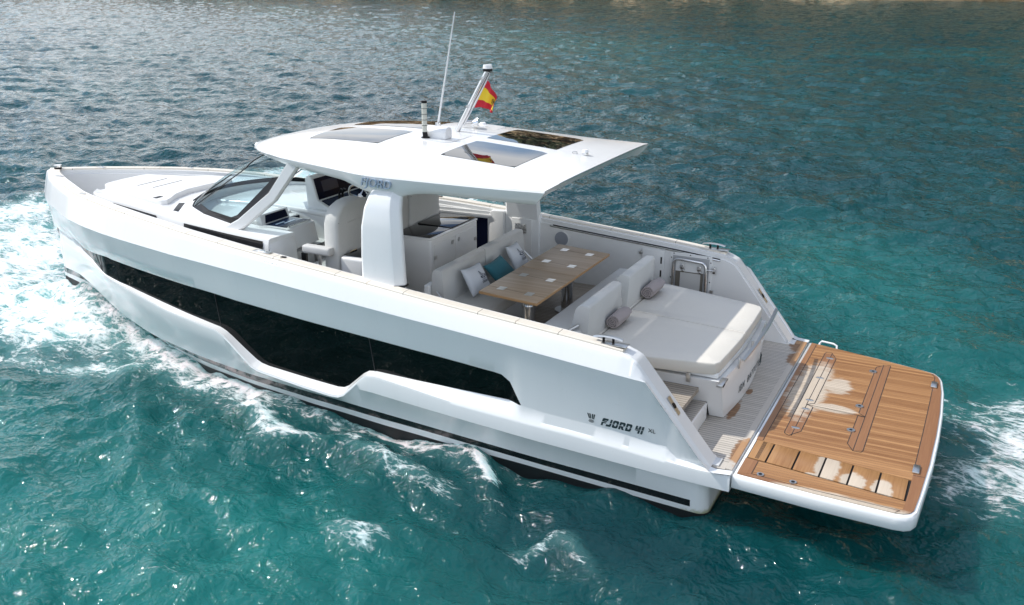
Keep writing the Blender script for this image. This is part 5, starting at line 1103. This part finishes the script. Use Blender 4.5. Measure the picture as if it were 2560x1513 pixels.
    for j in range(84):
        cx, cy = (rg.uniform(2.0, 8.0), rg.uniform(2.6, 6.2)) if j < 58 else (rg.uniform(-1, 5.5), rg.uniform(2.2, 4.6))
        an_ = rg.normal() * .45; ln, h, wd = rg.uniform(.18, .5), rg.uniform(.035, .06), rg.uniform(.075, .115)
        m_ = (np.abs(x - cx) < 1.2) & (np.abs(y - cy) < 1.2)
        if not m_.any(): continue
        xx, yy = x[m_] - cx, y[m_] - cy; a_ = xx * math.cos(an_) + yy * math.sin(an_); b_ = -xx * math.sin(an_) + yy * math.cos(an_) + .06 * np.sin(a_ * 9 + j)
        z[m_] += h * np.exp(-(a_ / ln) ** 2 - np.where(b_ > 0, (np.abs(b_) / wd) ** 1.6, (np.abs(b_) / (wd * 2.2)) ** 2))
    fr = np.clip(foam, 0, 1)
    bw = np.clip(dB + .35, 0, .8) * np.exp(-np.clip(out_, 0, 9) / 1.5); z += bw * (.05 + .20 * np.abs(fbm(x * 1.1, y * 1.1, 47, 4)))        # tumbling bow wave
    z += fr * (.055 * fbm(x * 2.0, y * 2.0, 41, 5) + .035 * np.abs(fbm(x * 5, y * 5, 43, 3))) * np.clip(1.4 - d / 60, .3, 1)
    q_ = fbm(x * 1.3, y * 1.3, 81, 4); foam = np.maximum(foam, near * np.clip((q_ - .34) * 1.9, 0, .42) * np.clip(1.4 - np.abs(y - 3.2) / 4, 0, 1))       # stray flecks
    # shallow sandy patches under the water: 0 deep, 1 pale turquoise
    sh = .60 * gauss(x, y, .3, -7.8, 2.2, 4.2, .3) + .55 * gauss(x, y, 4.3, 4.6, 2.6, 1.6, .5) + .45 * gauss(x, y, 9, 3.5, 3, 1.6) + .3 * gauss(x, y, 26, -55, 22, 9, -.9)
    sh += .4 * gauss(x, y, -4, -2, 3.2, 4) + .15 * gauss(x, y, 0, -60, 10, 7) + .2 * gauss(x, y, 75, -85, 40, 6, -.62) + .35 * gauss(x, y, 7, 5.5, 3.5, 2.5) + .25 * fbm(x * .12, y * .12, 51, 3)
    dp = gauss(x, y, 1.3, 2.6, 2.6, 1.0, 0) * .4 + gauss(x, y, 14, -12, 20, 6, -.9) * .2
    return z, np.clip(foam, 0, 1), near, np.clip(.20 + sh + .22 * near - dp, 0, 1), np.clip(np.maximum(dB, np.maximum(dL * .6, dS)) * .7 + .55, 0, 1)
fg, lg = np.array([fz[0], fz[1]]) / math.hypot(fz[0], fz[1]), np.array([rx[0], rx[1]])
V = [4.5]
while V[-1] < 195: V.append(V[-1] * 1.0043)
V = np.array(V); U = np.linspace(-.86, .86, 820)
vv, uu = np.meshgrid(V, U, indexing='ij')
gx = CAM[0] + fg[0] * vv + lg[0] * vv * uu; gy = CAM[1] + fg[1] * vv + lg[1] * vv * uu
gz, gfoam, gchop, gsh, gmilk = sea_fields(gx, gy)
nv, nu = gx.shape
co = np.stack([gx, gy, gz], -1).reshape(-1, 3)
idx = np.arange(nv * nu).reshape(nv, nu)
q = np.stack([idx[:-1, :-1], idx[:-1, 1:], idx[1:, 1:], idx[1:, :-1]], -1).reshape(-1, 4)
# the rest of the bay, coarser, surrounding that sheet
def coarse(xs, ys, off):
    X, Y = np.meshgrid(xs, ys, indexing='ij'); Z = np.full(X.shape, -.22) + .04 * fbm(X * .3, Y * .3, 9, 3)
    n, m_ = X.shape; ii = np.arange(n * m_).reshape(n, m_) + off
    return np.stack([X, Y, Z], -1).reshape(-1, 3), np.stack([ii[:-1, :-1], ii[1:, :-1], ii[1:, 1:], ii[:-1, 1:]], -1).reshape(-1, 4)
ax = np.concatenate([np.linspace(-1500, -60, 24), np.linspace(-55, 70, 200), np.linspace(80, 1500, 24)])
c2, q2 = coarse(ax, ax, len(co))
allco = np.concatenate([co, c2]); allq = np.concatenate([q, q2])
me = bpy.data.meshes.new('sea'); me.vertices.add(len(allco)); me.vertices.foreach_set('co', allco.ravel().astype(np.float32))
me.loops.add(allq.size); me.loops.foreach_set('vertex_index', allq.ravel().astype(np.int32)); me.polygons.add(len(allq))
me.polygons.foreach_set('loop_start', np.arange(0, allq.size, 4, dtype=np.int32)); me.polygons.foreach_set('loop_total', np.full(len(allq), 4, dtype=np.int32))
me.polygons.foreach_set('use_smooth', np.ones(len(allq), dtype=bool)); me.update()
for nm, a, dflt in (('foam', gfoam, 0), ('shallow', gsh, .3), ('milk', gmilk, 0), ('chop', gchop, 0)):
    at_ = me.attributes.new(nm, 'FLOAT', 'POINT'); at_.data.foreach_set('value', np.concatenate([a.ravel(), np.full(len(c2), dflt * .7)]).astype(np.float32))
m = mat('sea_water', (.01, .12, .13), .05, ior=1.333); g = G(m); p = g.pos()
foamA = g.n('Attribute', attribute_name='foam').outputs['Fac']; shA = g.n('Attribute', attribute_name='shallow').outputs['Fac']; mk = g.n('Attribute', attribute_name='milk').outputs['Fac']
deep = g.mix(shA, SEA_DEEP, SEA_SHALLOW)
# lacy foam: bright along warped cell borders, filling in as the coverage grows
wv = g.n('TexNoise'); wv.inputs['Scale'].default_value = 2.2; wv.inputs['Detail'].default_value = 4; pst = g.scale(p, .62, 1.35, 1.); g.l(pst, wv.inputs['Vector'])
wadd = g.n('VectorMath', operation='MULTIPLY_ADD'); wadd.inputs[1].default_value = (.5, .5, .2); g.l(wv.outputs['Color'], wadd.inputs[0]); g.l(g.scale(p, .62, 1.35, .3), wadd.inputs[2])
def cells(s):
    vo = g.n('TexVoronoi', feature='DISTANCE_TO_EDGE'); vo.inputs['Scale'].default_value = s; g.l(wadd.outputs[0], vo.inputs['Vector']); return vo.outputs['Distance']
patt = g.m_('ADD', g.m_('ADD', g.m_('MULTIPLY', cells(2.4), .62), g.m_('MULTIPLY', cells(6.5), .50)), g.m_('MULTIPLY', cells(17.), .42))
patt = g.m_('ADD', patt, g.m_('MULTIPLY', g.m_('SUBTRACT', g.noise(pst, 8, 8, .74), .5), 1.35))
patt = g.m_('ADD', patt, .22)
fm = g.sstep(g.m_('SUBTRACT', foamA, patt), -.09, .27)
fm = g.m_('MULTIPLY', g.m_('MULTIPLY', fm, .93), g.sstep(foamA, .02, .18))
milky = g.m_('MULTIPLY', g.sstep(foamA, .06, .75), g.m_('ADD', .34, g.m_('MULTIPLY', mk, .62)))
base = g.mix(milky, deep, SEA_MILK)
g.l(g.mix(fm, base, (.82, .85, .85)), g.b.inputs['Base Color'])
r = g.n('MapRange'); r.inputs['To Min'].default_value = .05; r.inputs['To Max'].default_value = .6; g.l(fm, r.inputs['Value']); g.l(r.outputs[0], g.b.inputs['Roughness'])
b1 = g.noise(g.scale(p, 1, 1, .5), 6.5, 2.5, .5, .7); b2 = g.noise(g.scale(p, 1.0, 1.0, .5), 1.9, 4, .55, .8)
cw = g.n('TexWave'); 
hgt = g.m_('ADD', g.m_('ADD', g.m_('MULTIPLY', b1, .046), g.m_('MULTIPLY', g.noise(p, 17, 1, .5), .010)), g.m_('MULTIPLY', b2, .075)); chp = g.n('Attribute', attribute_name='chop').outputs['Fac']; hgt = g.m_('MULTIPLY', hgt, g.m_('MULTIPLY_ADD', chp, .55, 1.)); hgt = g.m_('ADD', hgt, g.m_('MULTIPLY', fm, .02))
hgt = g.m_('ADD', hgt, g.m_('MULTIPLY', g.m_('MULTIPLY', g.noise(p, 26, 3, .6), fm), .01))
g.b.subsurface_method = 'BURLEY'; g.b.inputs['Subsurface Weight'].default_value = .8; g.b.inputs['Subsurface Radius'].default_value = (.25, .8, .8); g.b.inputs['Subsurface Scale'].default_value = 1.0
bn = g.n('Bump'); bn.inputs['Strength'].default_value = .9; bn.inputs['Distance'].default_value = 1.0; g.l(hgt, bn.inputs['Height']); g.l(bn.outputs[0], g.b.inputs['Normal'])
sea = link('sea', me, m); tag(sea, 'teal sea with chop, bow wave and wake foam around the yacht', 'sea', kind='structure')

# ------------------------------------------------------------------ the rocky shore that closes the bay (mostly above the frame, mirrored in the water)
def shore_pt(t):                       # t 0..1 from the left of the bay to the right
    P = [(330, -30), (210, -95), (150, -125), (115, -140), (82, -158), (52, -160), (25.5, -164), (-2, -176), (-40, -165), (-75, -112), (-95, -40)]
    s = t * (len(P) - 1); i = min(int(s), len(P) - 2); f = s - i
    return P[i][0] * (1 - f) + P[i + 1][0] * f, P[i][1] * (1 - f) + P[i + 1][1] * f
nt_, nh = 420, 90
ts = np.linspace(0, 1, nt_); base_ = np.array([shore_pt(t) for t in ts]); cen = np.array([5, 0.])
dirs = base_ - cen; dirs /= np.linalg.norm(dirs, axis=1)[:, None]
hgts = np.interp(ts, [0, .2, .35, .42, .5, .6, .75, 1], SHORE_H); rows = []
for j in range(nh):
    f = j / (nh - 1); prof = np.interp(f, [0, .05, .12, .5, .75, 1], [-.02, .01, .10, .62, .85, 1.0]); back = np.interp(f, [0, .05, .12, .5, .75, 1], [0, 2, 4, 18, 34, 80])
    px = base_ + dirs * back; zz = prof * hgts
    n1 = fbm(ts * 60, np.full(nt_, f * 7.0), 14, 5); n2 = np.abs(fbm(ts * 130, np.full(nt_, f * 15.), 24, 4))
    disp = (n1 * 13 + n2 * 14 - 2) * min(1, f * 6 + .04)
    px = px - dirs * disp[:, None]; zz = zz + (n1 * 5 * min(1, f * 6)) - .4 * (f == 0)
    rows.append([(a, b, c) for (a, b), c in zip(px, zz)])
q = MB(); q.grid(rows)
m = mat('sandstone_cliff', (.36, .27, .17), .9, spec=.2); g = G(m); p = g.pos()
st = g.noise(g.scale(p, .03, .03, .35), 1.5, 6, .65); bl = g.noise(p, .12, 6, .7)
rock = g.ramp(g.m_('ADD', g.m_('MULTIPLY', st, .5), g.m_('MULTIPLY', bl, .5)), (.30, (.22, .14, .08)), (.48, (.52, .36, .21)), (.64, (.76, .60, .38)))
vg = g.sstep(g.m_('ADD', g.noise(p, .16, 6, .7), g.m_('MULTIPLY', g.xyz()[2], .004)), .60, .68)
g.l(g.mix(vg, rock, (.055, .07, .03)), g.b.inputs['Base Color'])
g.bump(g.m_('ADD', bl, g.noise(p, .6, 5, .7)), .9, 1.2)
cl = q.build('cliff_terrain', m, smooth=50); tag(cl, 'tan sandstone cliff shore with scrub across the bay', 'cliff', kind='structure')
